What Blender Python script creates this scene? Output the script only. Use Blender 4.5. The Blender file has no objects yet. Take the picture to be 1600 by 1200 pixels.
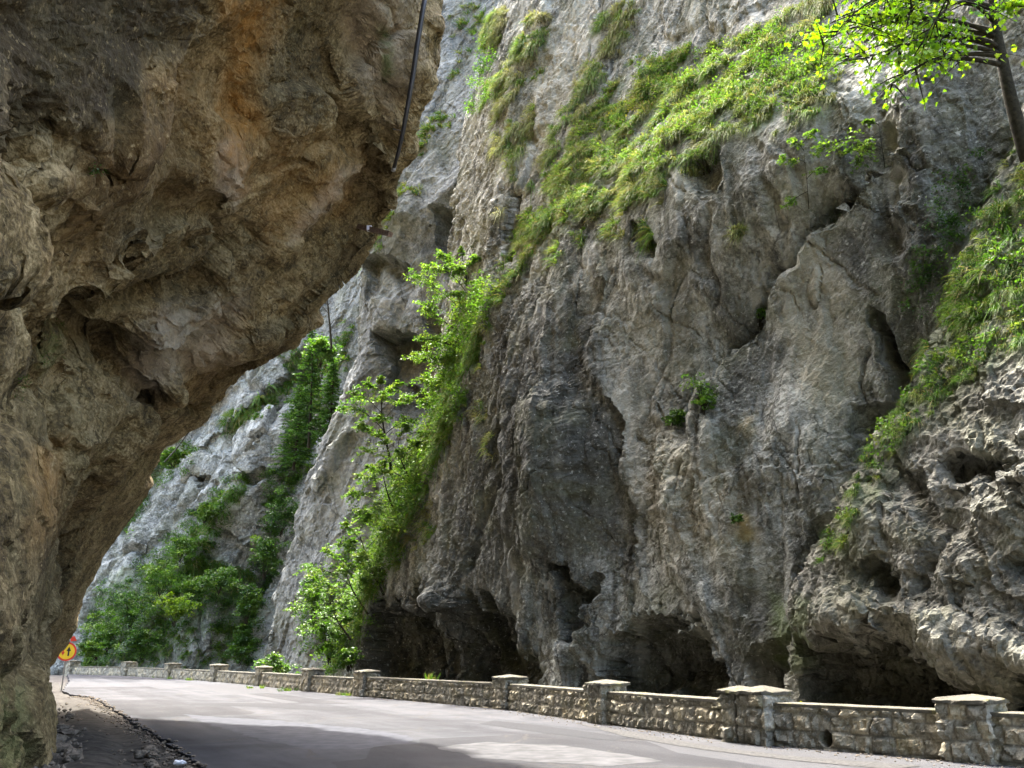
import bpy, math
import numpy as np
from concurrent.futures import ThreadPoolExecutor
from mathutils import Vector

rng = np.random.default_rng(7)
scene = bpy.context.scene
COL = scene.collection

# ------------------------------------------------------------------ camera / survey helpers
FPX = 1422.0
PITCH = math.atan(423.0 / FPX)
CP, SP = math.cos(PITCH), math.sin(PITCH)
EYE = np.array([0.0, 0.0, 1.7])


def ray(px, py):
    px = np.asarray(px, float); py = np.asarray(py, float)
    u = (px - 800.0) / FPX; v = -(py - 600.0) / FPX
    return np.stack([u, CP - SP * v, SP + CP * v], -1)


def at(px, py, Y):
    r = ray(px, py)
    return EYE + r * (Y / r[1])


def ground(px, py, z=0.0):
    r = ray(px, py)
    return EYE + r * ((z - EYE[2]) / r[2])


def project(P):
    d = P - EYE
    w = d[..., 1] * CP + d[..., 2] * SP
    v = -d[..., 1] * SP + d[..., 2] * CP
    w = np.where(w < 0.05, 0.05, w)
    return 800 + FPX * d[..., 0] / w, 600 - FPX * v / w, w


# ------------------------------------------------------------------ noise
_perm = np.random.default_rng(3).permutation(256).astype(np.int32)
_g = np.random.default_rng(4).normal(size=(256, 3)).astype(np.float32)
_g /= np.linalg.norm(_g, axis=1, keepdims=True)


def _h(ix, iy, iz):
    return _perm[(_perm[(_perm[ix & 255] + iy) & 255] + iz) & 255]


def perlin(P):
    P = np.asarray(P, np.float32)
    i = np.floor(P).astype(np.int32)
    f = P - i
    u = f * f * f * (f * (f * 6 - 15) + 10)
    out = 0
    for dx in (0, 1):
        wx = u[:, 0] if dx else 1 - u[:, 0]
        for dy in (0, 1):
            wy = u[:, 1] if dy else 1 - u[:, 1]
            for dz in (0, 1):
                wz = u[:, 2] if dz else 1 - u[:, 2]
                g = _g[_h(i[:, 0] + dx, i[:, 1] + dy, i[:, 2] + dz)]
                d = g[:, 0] * (f[:, 0] - dx) + g[:, 1] * (f[:, 1] - dy) + g[:, 2] * (f[:, 2] - dz)
                out = out + wx * wy * wz * d
    return out * 1.5


def fbm(P, octaves=5, gain=0.5, lac=2.07, seed=0.0):
    P = np.asarray(P, np.float32) + np.float32(seed * 17.31)
    a, s, t = 1.0, 0, 0
    for k in range(octaves):
        s = s + a * perlin(P); t += a
        P = P * lac + 5.7; a *= gain
    return s / t


def ridged(P, octaves=5, gain=0.5, lac=2.07, seed=0.0):
    P = np.asarray(P, np.float32) + np.float32(seed * 13.77)
    a, s, t = 1.0, 0, 0
    for k in range(octaves):
        s = s + a * (1 - 2 * np.abs(perlin(P))); t += a
        P = P * lac + 3.1; a *= gain
    return s / t


def worley(P, seed=0):
    """F1, F2, id of the nearest cell, and the vector to its point."""
    P = np.asarray(P, np.float32)
    i = np.floor(P).astype(np.int32)
    f1 = np.full(len(P), 9.0, np.float32); f2 = f1.copy()
    cid = np.zeros(len(P), np.int32); vec = np.zeros_like(P)
    for dx in (-1, 0, 1):
        for dy in (-1, 0, 1):
            for dz in (-1, 0, 1):
                c = i + np.array([dx, dy, dz], np.int32)
                h = _h(c[:, 0] + seed, c[:, 1], c[:, 2])
                o = _g[h] * 0.5 + 0.5
                d = c + o * 0.9 - P
                r = np.sqrt((d * d).sum(1))
                new = r < f1
                f2 = np.where(new, f1, np.minimum(f2, r))
                cid = np.where(new, h, cid)
                vec = np.where(new[:, None], d, vec)
                f1 = np.where(new, r, f1)
    return f1, f2, cid, vec


def facets(P, scale, seed=0):
    """blocky faceted relief: every cell is a tilted plane."""
    f1, f2, cid, vec = worley(P * scale, seed)
    tilt = (_g[(cid * 7 + 13) & 255] * vec).sum(1)
    off = (_perm[cid] / 255.0 - 0.5)
    e = f2 - f1
    if scale > 0.7:
        return tilt * 0.9 + off * 0.55, e
    return (tilt * 0.9 + off * 0.55 + 0.12) * smooth(0, 0.14, e), e


def smooth(e0, e1, x):
    t = np.clip((x - e0) / (e1 - e0), 0, 1)
    return t * t * (3 - 2 * t)


def norm(v):
    return v / np.maximum(np.linalg.norm(v, axis=-1, keepdims=True), 1e-9)


def poly_sd(X, Y, poly):
    """signed distance to a polygon, positive inside."""
    poly = np.asarray(poly, float)
    d = np.full(X.shape, 1e9); inside = np.zeros(X.shape, bool)
    n = len(poly)
    for k in range(n):
        x0, y0 = poly[k]; x1, y1 = poly[(k + 1) % n]
        ex, ey = x1 - x0, y1 - y0
        t = np.clip(((X - x0) * ex + (Y - y0) * ey) / max(ex * ex + ey * ey, 1e-12), 0, 1)
        d = np.minimum(d, (X - x0 - t * ex) ** 2 + (Y - y0 - t * ey) ** 2)
        c = (y0 <= Y) != (y1 <= Y)
        if ey != 0:
            inside ^= c & (X < x0 + (Y - y0) * ex / ey)
    return np.where(inside, 1, -1) * np.sqrt(d)


def line_d(X, Y, pts):
    pts = np.asarray(pts, float)
    d = np.full(X.shape, 1e9)
    for k in range(len(pts) - 1):
        x0, y0 = pts[k]; ex, ey = pts[k + 1] - pts[k]
        t = np.clip(((X - x0) * ex + (Y - y0) * ey) / max(ex * ex + ey * ey, 1e-12), 0, 1)
        d = np.minimum(d, (X - x0 - t * ex) ** 2 + (Y - y0 - t * ey) ** 2)
    return np.sqrt(d)


# ------------------------------------------------------------------ object helpers
def link(o):
    COL.objects.link(o)
    return o


def tag(o, label, cat, group=None, kind=None):
    if label: o['label'] = label
    if cat: o['category'] = cat
    if group: o['group'] = group
    if kind: o['kind'] = kind
    return o


def empty(name, loc):
    o = bpy.data.objects.new(name, None)
    o.location = [float(c) for c in loc]
    o.empty_display_size = 0.2
    return link(o)


def mesh_object(name, V, F, mat, parent=None, attrs=None, smooth_shade=False, origin=None):
    """V (n,3) world coords; F: list of (m,k) index arrays; attrs: {name: (n,4)}"""
    V = np.asarray(V, np.float32)
    me = bpy.data.meshes.new(name)
    F = [np.asarray(f, np.int32) for f in F if len(f)]
    tot = np.concatenate([np.full(len(f), f.shape[1], np.int32) for f in F])
    loops = np.concatenate([f.ravel() for f in F]).astype(np.int32)
    o = bpy.data.objects.new(name, me)
    if parent is not None:
        o.parent = parent
        org = np.array(parent.location)
        pp = parent.parent
        while pp is not None:
            org = org + np.array(pp.location); pp = pp.parent
        V = V - org.astype(np.float32)
    elif origin is not None:
        o.location = [float(c) for c in origin]
        V = V - np.asarray(origin, np.float32)
    me.vertices.add(len(V)); me.vertices.foreach_set('co', np.ascontiguousarray(V).ravel())
    me.loops.add(len(loops)); me.loops.foreach_set('vertex_index', loops)
    me.polygons.add(len(tot))
    me.polygons.foreach_set('loop_start', np.concatenate([[0], np.cumsum(tot)[:-1]]).astype(np.int32))
    me.polygons.foreach_set('loop_total', tot)
    me.polygons.foreach_set('use_smooth', np.full(len(tot), smooth_shade, bool))
    for an, val in (attrs or {}).items():
        a = me.attributes.new(an, 'FLOAT_COLOR', 'POINT')
        a.data.foreach_set('color', np.ascontiguousarray(val, np.float32).ravel())
    me.update(calc_edges=True)
    me.validate()
    me.materials.append(mat)
    return link(o)


class MB:
    """collects pieces of geometry into one mesh."""

    def __init__(s):
        s.V, s.F, s.C, s.n = [], [], [], 0

    def add(s, V, F, col=(1, 1, 1)):
        V = np.asarray(V, float).reshape(-1, 3)
        for f in F:
            s.F.append(np.asarray(f, np.int32) + s.n)
        c = np.asarray(col, float)
        s.C.append(np.broadcast_to(c, (len(V), 3)) if c.ndim == 1 else c)
        s.V.append(V); s.n += len(V)

    def tube(s, pts, rad, sides=7, col=(1, 1, 1), cap=True):
        pts = np.asarray(pts, float); rad = np.broadcast_to(np.asarray(rad, float), (len(pts),))
        t = norm(np.gradient(pts, axis=0))
        ref = np.array([0, 0, 1.0]) if abs(t[0][2]) < 0.9 else np.array([1.0, 0, 0])
        u = norm(np.cross(t, ref)); w = np.cross(t, u)
        a = np.arange(sides) * 2 * math.pi / sides
        V = pts[:, None] + rad[:, None, None] * (np.cos(a)[None, :, None] * u[:, None] + np.sin(a)[None, :, None] * w[:, None])
        n = len(pts)
        i = np.arange(n - 1)[:, None] * sides; k = np.arange(sides)[None]
        k2 = (k + 1) % sides
        q = np.stack([i + k, i + k2, i + sides + k2, i + sides + k], -1).reshape(-1, 4)
        F = [q]
        if cap:
            F += [np.arange(sides)[None, ::-1], (np.arange(sides) + (n - 1) * sides)[None]]
        s.add(V.reshape(-1, 3), F, col)

    def box(s, c, size, rot=0.0, col=(1, 1, 1)):
        x, y, z = np.array(size) / 2
        V = np.array([[-x, -y, -z], [x, -y, -z], [x, y, -z], [-x, y, -z], [-x, -y, z], [x, -y, z], [x, y, z], [-x, y, z]])
        R = np.array([[math.cos(rot), -math.sin(rot), 0], [math.sin(rot), math.cos(rot), 0], [0, 0, 1]])
        s.add(V @ R.T + np.asarray(c), [np.array([[0, 3, 2, 1], [4, 5, 6, 7], [0, 1, 5, 4], [1, 2, 6, 5], [2, 3, 7, 6], [3, 0, 4, 7]])], col)

    def build(s, name, mat, parent=None, origin=None, smooth_shade=False):
        V = np.concatenate(s.V)
        C = np.concatenate([np.concatenate(s.C), np.ones((len(V), 1))], 1)
        return mesh_object(name, V, s.F, mat, parent, {'tint': C}, smooth_shade, origin)


# ------------------------------------------------------------------ materials
def new_mat(name):
    m = bpy.data.materials.new(name); m.use_nodes = True
    nt = m.node_tree; nt.nodes.clear()
    out = nt.nodes.new('ShaderNodeOutputMaterial')
    return m, nt, out


class NB:
    def __init__(s, nt): s.nt = nt

    def n(s, typ, **kw):
        nd = s.nt.nodes.new(typ)
        for k, v in kw.items():
            setattr(nd, k, v)
        return nd

    def l(s, a, b): s.nt.links.new(a, b)

    def noise(s, vec, scale, detail=4, rough=0.55, dist=0.0):
        nd = s.n('ShaderNodeTexNoise'); nd.inputs['Scale'].default_value = scale
        nd.inputs['Detail'].default_value = detail; nd.inputs['Roughness'].default_value = rough
        nd.inputs['Distortion'].default_value = dist
        if vec is not None: s.l(vec, nd.inputs['Vector'])
        return nd.outputs['Fac']

    def ramp(s, fac, stops):
        nd = s.n('ShaderNodeValToRGB'); cr = nd.color_ramp
        while len(cr.elements) < len(stops): cr.elements.new(0.5)
        for e, (p, c) in zip(cr.elements, stops):
            e.position = p; e.color = (*c, 1) if len(c) == 3 else c
        s.l(fac, nd.inputs['Fac'])
        return nd.outputs['Color']

    def step(s, fac, lo, hi):
        nd = s.n('ShaderNodeMapRange'); nd.inputs[1].default_value = lo; nd.inputs[2].default_value = hi
        s.l(fac, nd.inputs[0])
        return nd.outputs[0]

    def math(s, op, a, b=None):
        nd = s.n('ShaderNodeMath', operation=op)
        for i, x in enumerate((a, b)):
            if x is None: continue
            if isinstance(x, (int, float)): nd.inputs[i].default_value = x
            else: s.l(x, nd.inputs[i])
        return nd.outputs[0]

    def mix(s, fac, a, b, mode='MIX'):
        nd = s.n('ShaderNodeMix', data_type='RGBA', blend_type=mode)
        if isinstance(fac, (int, float)): nd.inputs[0].default_value = fac
        else: s.l(fac, nd.inputs[0])
        for i, x in ((6, a), (7, b)):
            if isinstance(x, tuple): nd.inputs[i].default_value = (*x, 1)
            else: s.l(x, nd.inputs[i])
        return nd.outputs[2]

    def mapping(s, vec, scale, rot=(0, 0, 0)):
        nd = s.n('ShaderNodeMapping'); nd.inputs['Scale'].default_value = scale; nd.inputs['Rotation'].default_value = rot
        s.l(vec, nd.inputs['Vector'])
        return nd.outputs[0]

    def attr(s, name):
        return s.n('ShaderNodeAttribute', attribute_name=name)


def rock_material(name, dark, mid, light, ochre, pale, scale=1.0, bump=0.5, streak=0.5, lichen=0.35, rough=0.9, moss=(.05, .075, .018), algae=0.38):
    m, nt, out = new_mat(name); b = NB(nt)
    geo = b.n('ShaderNodeNewGeometry'); pos = geo.outputs['Position']
    big = b.noise(pos, 0.22 * scale, 4, 0.55, 0.6)
    med = b.noise(pos, 1.5 * scale, 6, 0.62, 0.4)
    fine = b.noise(pos, 9.0 * scale, 4, 0.65)
    f = b.math('ADD', b.math('MULTIPLY', big, 0.34), b.math('ADD', b.math('MULTIPLY', med, 0.38), b.math('MULTIPLY', fine, 0.40)))
    col = b.ramp(f, [(0.46, dark), (0.56, mid), (0.66, light)])
    # hairline cracks and bedding joints
    wv = b.n('ShaderNodeVectorMath', operation='ADD'); nz = b.n('ShaderNodeTexNoise'); nz.inputs['Scale'].default_value = 1.1 * scale; nz.inputs['Detail'].default_value = 4
    b.l(pos, nz.inputs['Vector']); b.l(pos, wv.inputs[0]); b.l(nz.outputs['Color'], wv.inputs[1])
    vo = b.n('ShaderNodeTexVoronoi', feature='DISTANCE_TO_EDGE'); vo.inputs['Scale'].default_value = 0.8 * scale
    b.l(b.mapping(wv.outputs[0], (1, 1, .6), (.4, .5, 0)), vo.inputs['Vector'])
    crk = b.math('MULTIPLY', b.step(vo.outputs['Distance'], 0.035, 0.006), b.step(big, 0.46, 0.58))
    col = b.mix(b.math('MULTIPLY', crk, 0.65), col, tuple(c * .35 for c in dark))
    # water streaks running down the face
    st = b.noise(b.mapping(pos, (0.9 * scale, 0.9 * scale, 0.10 * scale)), 1.0, 4, 0.6, 0.3)
    stm = b.math('MULTIPLY', b.step(st, 0.50, 0.64), streak)
    col = b.mix(stm, col, tuple(c * 0.45 for c in dark))
    st2 = b.noise(b.mapping(pos, (0.6 * scale, 0.6 * scale, 0.08 * scale)), 1.7, 3, 0.6)
    col = b.mix(b.math('MULTIPLY', b.step(st2, 0.53, 0.64), 0.9 * streak), col, light)
    # stains of the real cliff, with painted-in shade and ridge highlights
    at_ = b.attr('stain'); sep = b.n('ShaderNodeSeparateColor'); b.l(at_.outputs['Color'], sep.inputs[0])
    var = b.step(med, 0.36, 0.60)
    col = b.mix(b.math('MULTIPLY', sep.outputs[2], b.math('ADD', b.math('MULTIPLY', var, 0.5), 0.5)), col, b.mix(med, tuple(c * .72 for c in pale), pale))
    col = b.mix(b.math('MULTIPLY', sep.outputs[0], b.math('ADD', b.math('MULTIPLY', var, 0.6), 0.4)), col, b.mix(fine, tuple(c * .6 for c in ochre), ochre))
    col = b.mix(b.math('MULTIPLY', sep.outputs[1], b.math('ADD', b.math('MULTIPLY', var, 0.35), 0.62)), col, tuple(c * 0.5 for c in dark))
    # lichen specks
    sp = b.noise(pos, 5.5 * scale, 3, 0.7)
    col = b.mix(b.math('MULTIPLY', b.step(sp, 0.60, 0.68), lichen), col, tuple(min(1, c * 1.35) for c in light))
    dk = b.noise(pos, 3.6 * scale, 5, 0.75)
    col = b.mix(b.math('MULTIPLY', b.step(dk, 0.56, 0.66), 0.5), col, tuple(c * 0.5 for c in dark))
    al = b.math('MULTIPLY', b.step(b.noise(pos, 0.55 * scale, 5, .65, .5), .46, .66), algae)
    col = b.mix(al, col, b.mix(fine, (.075, .082, .036), (.17, .178, .085)))
    # moss
    mo = b.math('MULTIPLY', at_.outputs['Alpha'], b.step(med, 0.38, 0.55))
    col = b.mix(mo, col, b.mix(fine, moss, tuple(c * 2.0 for c in moss)))
    bs = b.n('ShaderNodeBsdfPrincipled'); b.l(col, bs.inputs['Base Color'])
    bs.inputs['Roughness'].default_value = rough
    bs.inputs['Specular IOR Level'].default_value = 0.25
    hgt = b.math('ADD', b.math('MULTIPLY', b.math('SUBTRACT', med, b.math('MULTIPLY', crk, .15)), 0.5), b.math('ADD', b.math('MULTIPLY', fine, 0.22), b.math('MULTIPLY', b.noise(pos, 28 * scale, 3, 0.65), 0.07)))
    bp = b.n('ShaderNodeBump'); bp.inputs['Strength'].default_value = bump; bp.inputs['Distance'].default_value = 0.45 / scale
    b.l(hgt, bp.inputs['Height']); b.l(bp.outputs[0], bs.inputs['Normal'])
    b.l(bs.outputs[0], out.inputs['Surface'])
    return m


def leaf_material(name, trans=0.45, gain=1.0, gloss=0.15):
    m, nt, out = new_mat(name); b = NB(nt)
    a = b.attr('tint')
    geo = b.n('ShaderNodeNewGeometry')
    n = b.noise(geo.outputs['Position'], 2.2, 3, 0.6)
    hs = b.n('ShaderNodeHueSaturation'); hs.inputs['Saturation'].default_value = 1.05
    b.l(b.step(n, 0.2, 0.8), hs.inputs['Value'])
    mr = b.n('ShaderNodeMapRange'); mr.inputs[1].default_value = 0.3; mr.inputs[2].default_value = 0.7; mr.inputs[3].default_value = 0.62 * gain; mr.inputs[4].default_value = 1.05 * gain
    b.l(n, mr.inputs[0]); b.l(mr.outputs[0], hs.inputs['Value']); b.l(a.outputs['Color'], hs.inputs['Color'])
    d = b.n('ShaderNodeBsdfDiffuse'); b.l(hs.outputs[0], d.inputs['Color'])
    t = b.n('ShaderNodeBsdfTranslucent')
    tc = b.mix(1.0, hs.outputs[0], (1.25, 1.38, 0.6), 'MULTIPLY'); b.l(tc, t.inputs['Color'])
    mx = b.n('ShaderNodeMixShader'); mx.inputs[0].default_value = trans
    b.l(d.outputs[0], mx.inputs[1]); b.l(t.outputs[0], mx.inputs[2])
    g = b.n('ShaderNodeBsdfGlossy'); g.inputs['Roughness'].default_value = 0.45
    g.inputs['Color'].default_value = (.6, .65, .6, 1)
    mx2 = b.n('ShaderNodeMixShader'); mx2.inputs[0].default_value = gloss * 0.3
    b.l(mx.outputs[0], mx2.inputs[1]); b.l(g.outputs[0], mx2.inputs[2])
    b.l(mx2.outputs[0], out.inputs['Surface'])
    return m


def simple_material(name, color, rough=0.7, metal=0.0, noise_scale=6, var=0.3, bump=0.2, use_tint=False):
    m, nt, out = new_mat(name); b = NB(nt)
    geo = b.n('ShaderNodeNewGeometry')
    n = b.noise(geo.outputs['Position'], noise_scale, 5, 0.6)
    c = b.ramp(n, [(0.35, tuple(x * (1 - var) for x in color)), (0.65, tuple(min(1, x * (1 + var)) for x in color))])
    if use_tint:
        c = b.mix(1.0, c, b.attr('tint').outputs['Color'], 'MULTIPLY')
    bs = b.n('ShaderNodeBsdfPrincipled'); b.l(c, bs.inputs['Base Color'])
    bs.inputs['Roughness'].default_value = rough; bs.inputs['Metallic'].default_value = metal
    bs.inputs['Specular IOR Level'].default_value = 0.15 if rough > .75 else 0.5
    bp = b.n('ShaderNodeBump'); bp.inputs['Strength'].default_value = bump; bp.inputs['Distance'].default_value = 0.03
    b.l(n, bp.inputs['Height']); b.l(bp.outputs[0], bs.inputs['Normal'])
    b.l(bs.outputs[0], out.inputs['Surface'])
    return m


#@@MATERIALS
M_OVER = rock_material('overhang_rock', (.044, .032, .014), (.168, .124, .054), (.39, .31, .165), (.36, .175, .035), (.42, .36, .27), 1.5, 0.75, 0.30, 0.35, algae=0.12)
M_WALL = rock_material('gorge_limestone', (.072, .074, .061), (.215, .221, .188), (.42, .43, .38), (.40, .31, .13), (.43, .425, .34), 1.0, 0.7, 0.80, 0.5)
M_SIDE = rock_material('pitted_limestone', (.052, .052, .042), (.145, .146, .122), (.275, .275, .235), (.30, .25, .10), (.36, .34, .28), 1.0, 0.75, 0.30, 0.4)
M_SLAB = rock_material('blue_grey_limestone', (.068, .075, .069), (.158, .170, .160), (.29, .302, .28), (.30, .28, .18), (.34, .33, .28), 0.6, 0.5, 0.35, 0.35)
M_FAR = rock_material('pale_far_limestone', (.070, .074, .064), (.215, .222, .200), (.43, .44, .40), (.30, .26, .18), (.36, .35, .32), 0.55, 0.55, 0.30, 0.45)
M_GRASS = leaf_material('grass_blade', 0.40, 1.0, 0.1)
M_LEAF = leaf_material('broad_leaf', 0.50, 1.0, 0.2)
M_BARK = simple_material('bark', (.026, .024, .015), 0.9, 0, 9, 0.45, 0.8, True)


# ------------------------------------------------------------------ cliffs
class Cliff:
    def __init__(s, O, d, tilt, a_axis, b_axis):
        s.O = np.array(O, float)
        d = np.array([d[0], d[1], 0.0]); s.ea = d / np.linalg.norm(d)
        n = np.array([s.ea[1], -s.ea[0], 0.0])          # horizontal normal; flipped by caller through sign
        s.n = n
        s.a = np.asarray(a_axis, float); s.b = np.asarray(b_axis, float)
        s.tilt = tilt
        s.ctrl = []

    def frame(s, side):
        n = s.n * side
        z = np.array([0, 0, 1.0])
        s.N = n * math.cos(s.tilt) - z * math.sin(s.tilt)
        s.eb = n * math.sin(s.tilt) + z * math.cos(s.tilt)
        s.side = side
        return s

    def loc(s, P):
        q = np.asarray(P) - s.O
        return q @ s.ea, q @ s.eb, q @ s.N

    def c_h(s, *items):                                # (px, py, h above the plane)
        for px, py, h in items:
            r = ray(px, py)
            t = (h - (EYE - s.O) @ s.N) / (r @ s.N)
            a, b, _ = s.loc(EYE + r * t)
            s.ctrl.append((a, b, h))

    def c_Y(s, *items):
        for px, py, Y in items:
            s.ctrl.append(tuple(float(x) for x in s.loc(at(px, py, Y))))

    def c_ab(s, *items): s.ctrl.extend(items)

    def c_world(s, *items):
        for P in items: s.ctrl.append(tuple(float(x) for x in s.loc(P)))

    def solve(s, lam=0.02):
        c = np.array(s.ctrl, float); X = c[:, :2]; h = c[:, 2]; n = len(X)
        sc = 10.0

        def phi(r2):
            r2 = np.maximum(r2, 1e-9); return 0.5 * r2 * np.log(r2)
        Xs = X / sc
        K = phi(((Xs[:, None] - Xs[None]) ** 2).sum(-1)) + lam * np.eye(n)
        Pm = np.c_[np.ones(n), Xs]
        A = np.block([[K, Pm], [Pm.T, np.zeros((3, 3))]])
        w = np.linalg.solve(A, np.r_[h, 0, 0, 0])
        s.A, s.B = np.meshgrid(s.a, s.b)
        H = w[n] + w[n + 1] * s.A / sc + w[n + 2] * s.B / sc
        for k in range(n):
            H += w[k] * phi((s.A / sc - Xs[k, 0]) ** 2 + (s.B / sc - Xs[k, 1]) ** 2)
        s.H = H
        s.H0 = H.copy()
        return s

    def look(s, a, b, H=None):
        H = s.H0 if H is None else H
        fa = np.clip(np.interp(a, s.a, np.arange(len(s.a))), 0, len(s.a) - 1.001)
        fb = np.clip(np.interp(b, s.b, np.arange(len(s.b))), 0, len(s.b) - 1.001)
        i, j = fa.astype(int), fb.astype(int); u, v = fa - i, fb - j
        return (H[j, i] * (1 - u) + H[j, i + 1] * u) * (1 - v) + (H[j + 1, i] * (1 - u) + H[j + 1, i + 1] * u) * v

    def ab(s, px, py, lo=4.0, hi=170.0):
        r = ray(px, py)
        t = np.geomspace(lo, hi, 1500)
        P = EYE + r[None] * t[:, None]
        a, b, h = s.loc(P)
        g = h - s.look(a, b)
        k = np.where((g[:-1] > 0) & (g[1:] <= 0))[0]
        if len(k) == 0:
            k = np.array([np.argmin(np.abs(g))]); k = np.minimum(k, len(t) - 2)
            return float(a[k[0]]), float(b[k[0]])
        k = k[0]; u = g[k] / (g[k] - g[k + 1])
        return float(a[k] + u * (a[k + 1] - a[k])), float(b[k] + u * (b[k + 1] - b[k]))

    def pts(s, pxs): return [s.ab(x, y) for x, y in pxs]

    def warp(s, amp, scale, seed=1):
        P = np.stack([s.A.ravel() * scale, s.B.ravel() * scale, np.full(s.A.size, seed * 3.3)], -1)
        s.WA = s.A + amp * fbm(P, 4, 0.55, seed=seed).reshape(s.A.shape) * 2
        s.WB = s.B + amp * fbm(P, 4, 0.55, seed=seed + 9).reshape(s.A.shape) * 2
        return s

    def region(s, pxs, soft):
        """0..1 mask of a polygon given by surveyed outline points."""
        sd = poly_sd(s.WA, s.WB, s.pts(pxs))
        return smooth(-soft, soft, sd)

    def recess(s, pxs, depth, soft, inner=None, fade=False, rough=0.0):
        pl = np.asarray(s.pts(pxs))
        sd = poly_sd(s.WA, s.WB, pl)
        if rough:
            Q = np.stack([s.A.ravel() * 1.1, s.B.ravel() * .8, s.A.ravel() * 0 + depth], -1)
            sd = sd + rough * 2 * fbm(Q, 4, .6, seed=12).reshape(s.A.shape) + rough * 1.2 * (facets(Q.astype(np.float32), .8, 61)[0]).reshape(s.A.shape)
        m = smooth(0, soft, sd)
        if inner:
            m = m * 0.55 + 0.45 * smooth(0, inner, sd)
        if fade:                                       # deep under the upper lip, running out below
            m = m * np.clip((s.WB - pl[:, 1].min()) / np.ptp(pl[:, 1]), 0, 1) ** .8
        s.H -= depth * m

    def stroke(s, pxs, width, amp, wob=True):
        d = line_d(s.WA if wob else s.A, s.WB if wob else s.B, s.pts(pxs))
        s.H += amp * np.exp(-(d / width) ** 2)

    def fault(s, pxs, amp, width, side=1):
        """a step along a polyline that fades away from it: one side proud."""
        p = np.asarray(s.pts(pxs)); X, Y = s.WA, s.WB
        best = np.full(X.shape, 1e9); sg = np.zeros(X.shape); fade = np.ones(X.shape)
        for k in range(len(p) - 1):
            e = p[k + 1] - p[k]; L = e @ e
            t = ((X - p[k, 0]) * e[0] + (Y - p[k, 1]) * e[1]) / L
            tc = np.clip(t, 0, 1)
            dx, dy = X - p[k, 0] - tc * e[0], Y - p[k, 1] - tc * e[1]
            d = dx * dx + dy * dy
            cr = e[0] * (Y - p[k, 1]) - e[1] * (X - p[k, 0])
            m = d < best
            best = np.where(m, d, best); sg = np.where(m, np.sign(cr), sg)
        d = np.sqrt(best)
        s.H += side * amp * np.where(sg > 0, np.exp(-(d / width) ** 1.5), 0)

    def base(s):
        P = s.O + s.A[..., None] * s.ea + s.B[..., None] * s.eb + s.H[..., None] * s.N
        return P

    @staticmethod
    def normals(P):
        n = np.cross(np.gradient(P, axis=1), np.gradient(P, axis=0))
        return norm(n)

    def displace(s, fn):
        P = s.base(); n = s.normals(P)
        if (n @ s.N).mean() < 0: n = -n
        sh = P.shape
        flat_ = P.reshape(-1, 3).astype(np.float32)
        with ThreadPoolExecutor(4) as ex:
            d = np.concatenate(list(ex.map(fn, np.array_split(flat_, 16)))).reshape(sh[:2])
        d = d - d.mean()
        print('DISP', d.std(), d.min(), d.max())
        s.P = P + n * d[..., None]
        s.disp = d
        s.finish()

    def finish(s):
        n = s.normals(s.P)
        s.flip = (n @ s.N).mean() < 0
        s.Nrm = -n if s.flip else n
        da = np.linalg.norm(np.gradient(s.P, axis=1), axis=-1); db = np.linalg.norm(np.gradient(s.P, axis=0), axis=-1)
        s.area = da * db
        s.px, s.py, s.w = project(s.P)
        s.facing = ((s.P - EYE) * s.Nrm).sum(-1) < 0
        s.stain = np.zeros(s.P.shape[:2] + (4,), np.float32)
        s.j1 = fbm(s.P.reshape(-1, 3) * 0.7, 4, seed=5).reshape(s.A.shape) * 2
        s.j2 = fbm(s.P.reshape(-1, 3) * 0.7, 4, seed=8).reshape(s.A.shape) * 2

    def pmask(s, pxs, soft=10, jitter=12):
        pxs = np.asarray(pxs, float)
        pad = soft + jitter * 2
        box = (s.px > pxs[:, 0].min() - pad) & (s.px < pxs[:, 0].max() + pad) & (s.py > pxs[:, 1].min() - pad) & (s.py < pxs[:, 1].max() + pad) & (s.w > 0.1)
        out = np.zeros(s.A.shape)
        if box.any():
            out[box] = smooth(-soft, soft, poly_sd(s.px[box] + s.j1[box] * jitter, s.py[box] + s.j2[box] * jitter, pxs))
        return out

    def paint(s, ch, pxs, amt=1.0, soft=12, jitter=14):
        s.stain[..., ch] = np.maximum(s.stain[..., ch], amt * s.pmask(pxs, soft, jitter))

    def sample(s, pxs, n, min_z=None, max_z=None, weight=None, jitter=10, gap=0.0):
        m = s.pmask(pxs, 6, jitter) * s.area * s.facing * smooth(-.30 + gap, .10 + gap, s.j1)
        if min_z is not None: m = m * smooth(min_z - .15, min_z + .15, s.Nrm[..., 2])
        if weight is not None: m = m * weight
        m = m.ravel(); tot = m.sum()
        if tot <= 0: return np.zeros((0, 3)), np.zeros((0, 3))
        k = rng.choice(len(m), size=n, p=m / tot)
        return s.P.reshape(-1, 3)[k], s.Nrm.reshape(-1, 3)[k]

    def hit(s, px, py):
        """the surface point seen at a surveyed direction (nearest visible vertex)."""
        d = (s.px - px) ** 2 + (s.py - py) ** 2 + np.where(s.facing, 0, 1e6) + np.where(s.w < 1, 1e9, 0)
        m = d < max(d.min() * 1.0, 9.0) + 1e-6
        k = np.argmin(np.where(m, s.w, 1e9))
        return s.P.reshape(-1, 3)[k], s.Nrm.reshape(-1, 3)[k]

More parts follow.
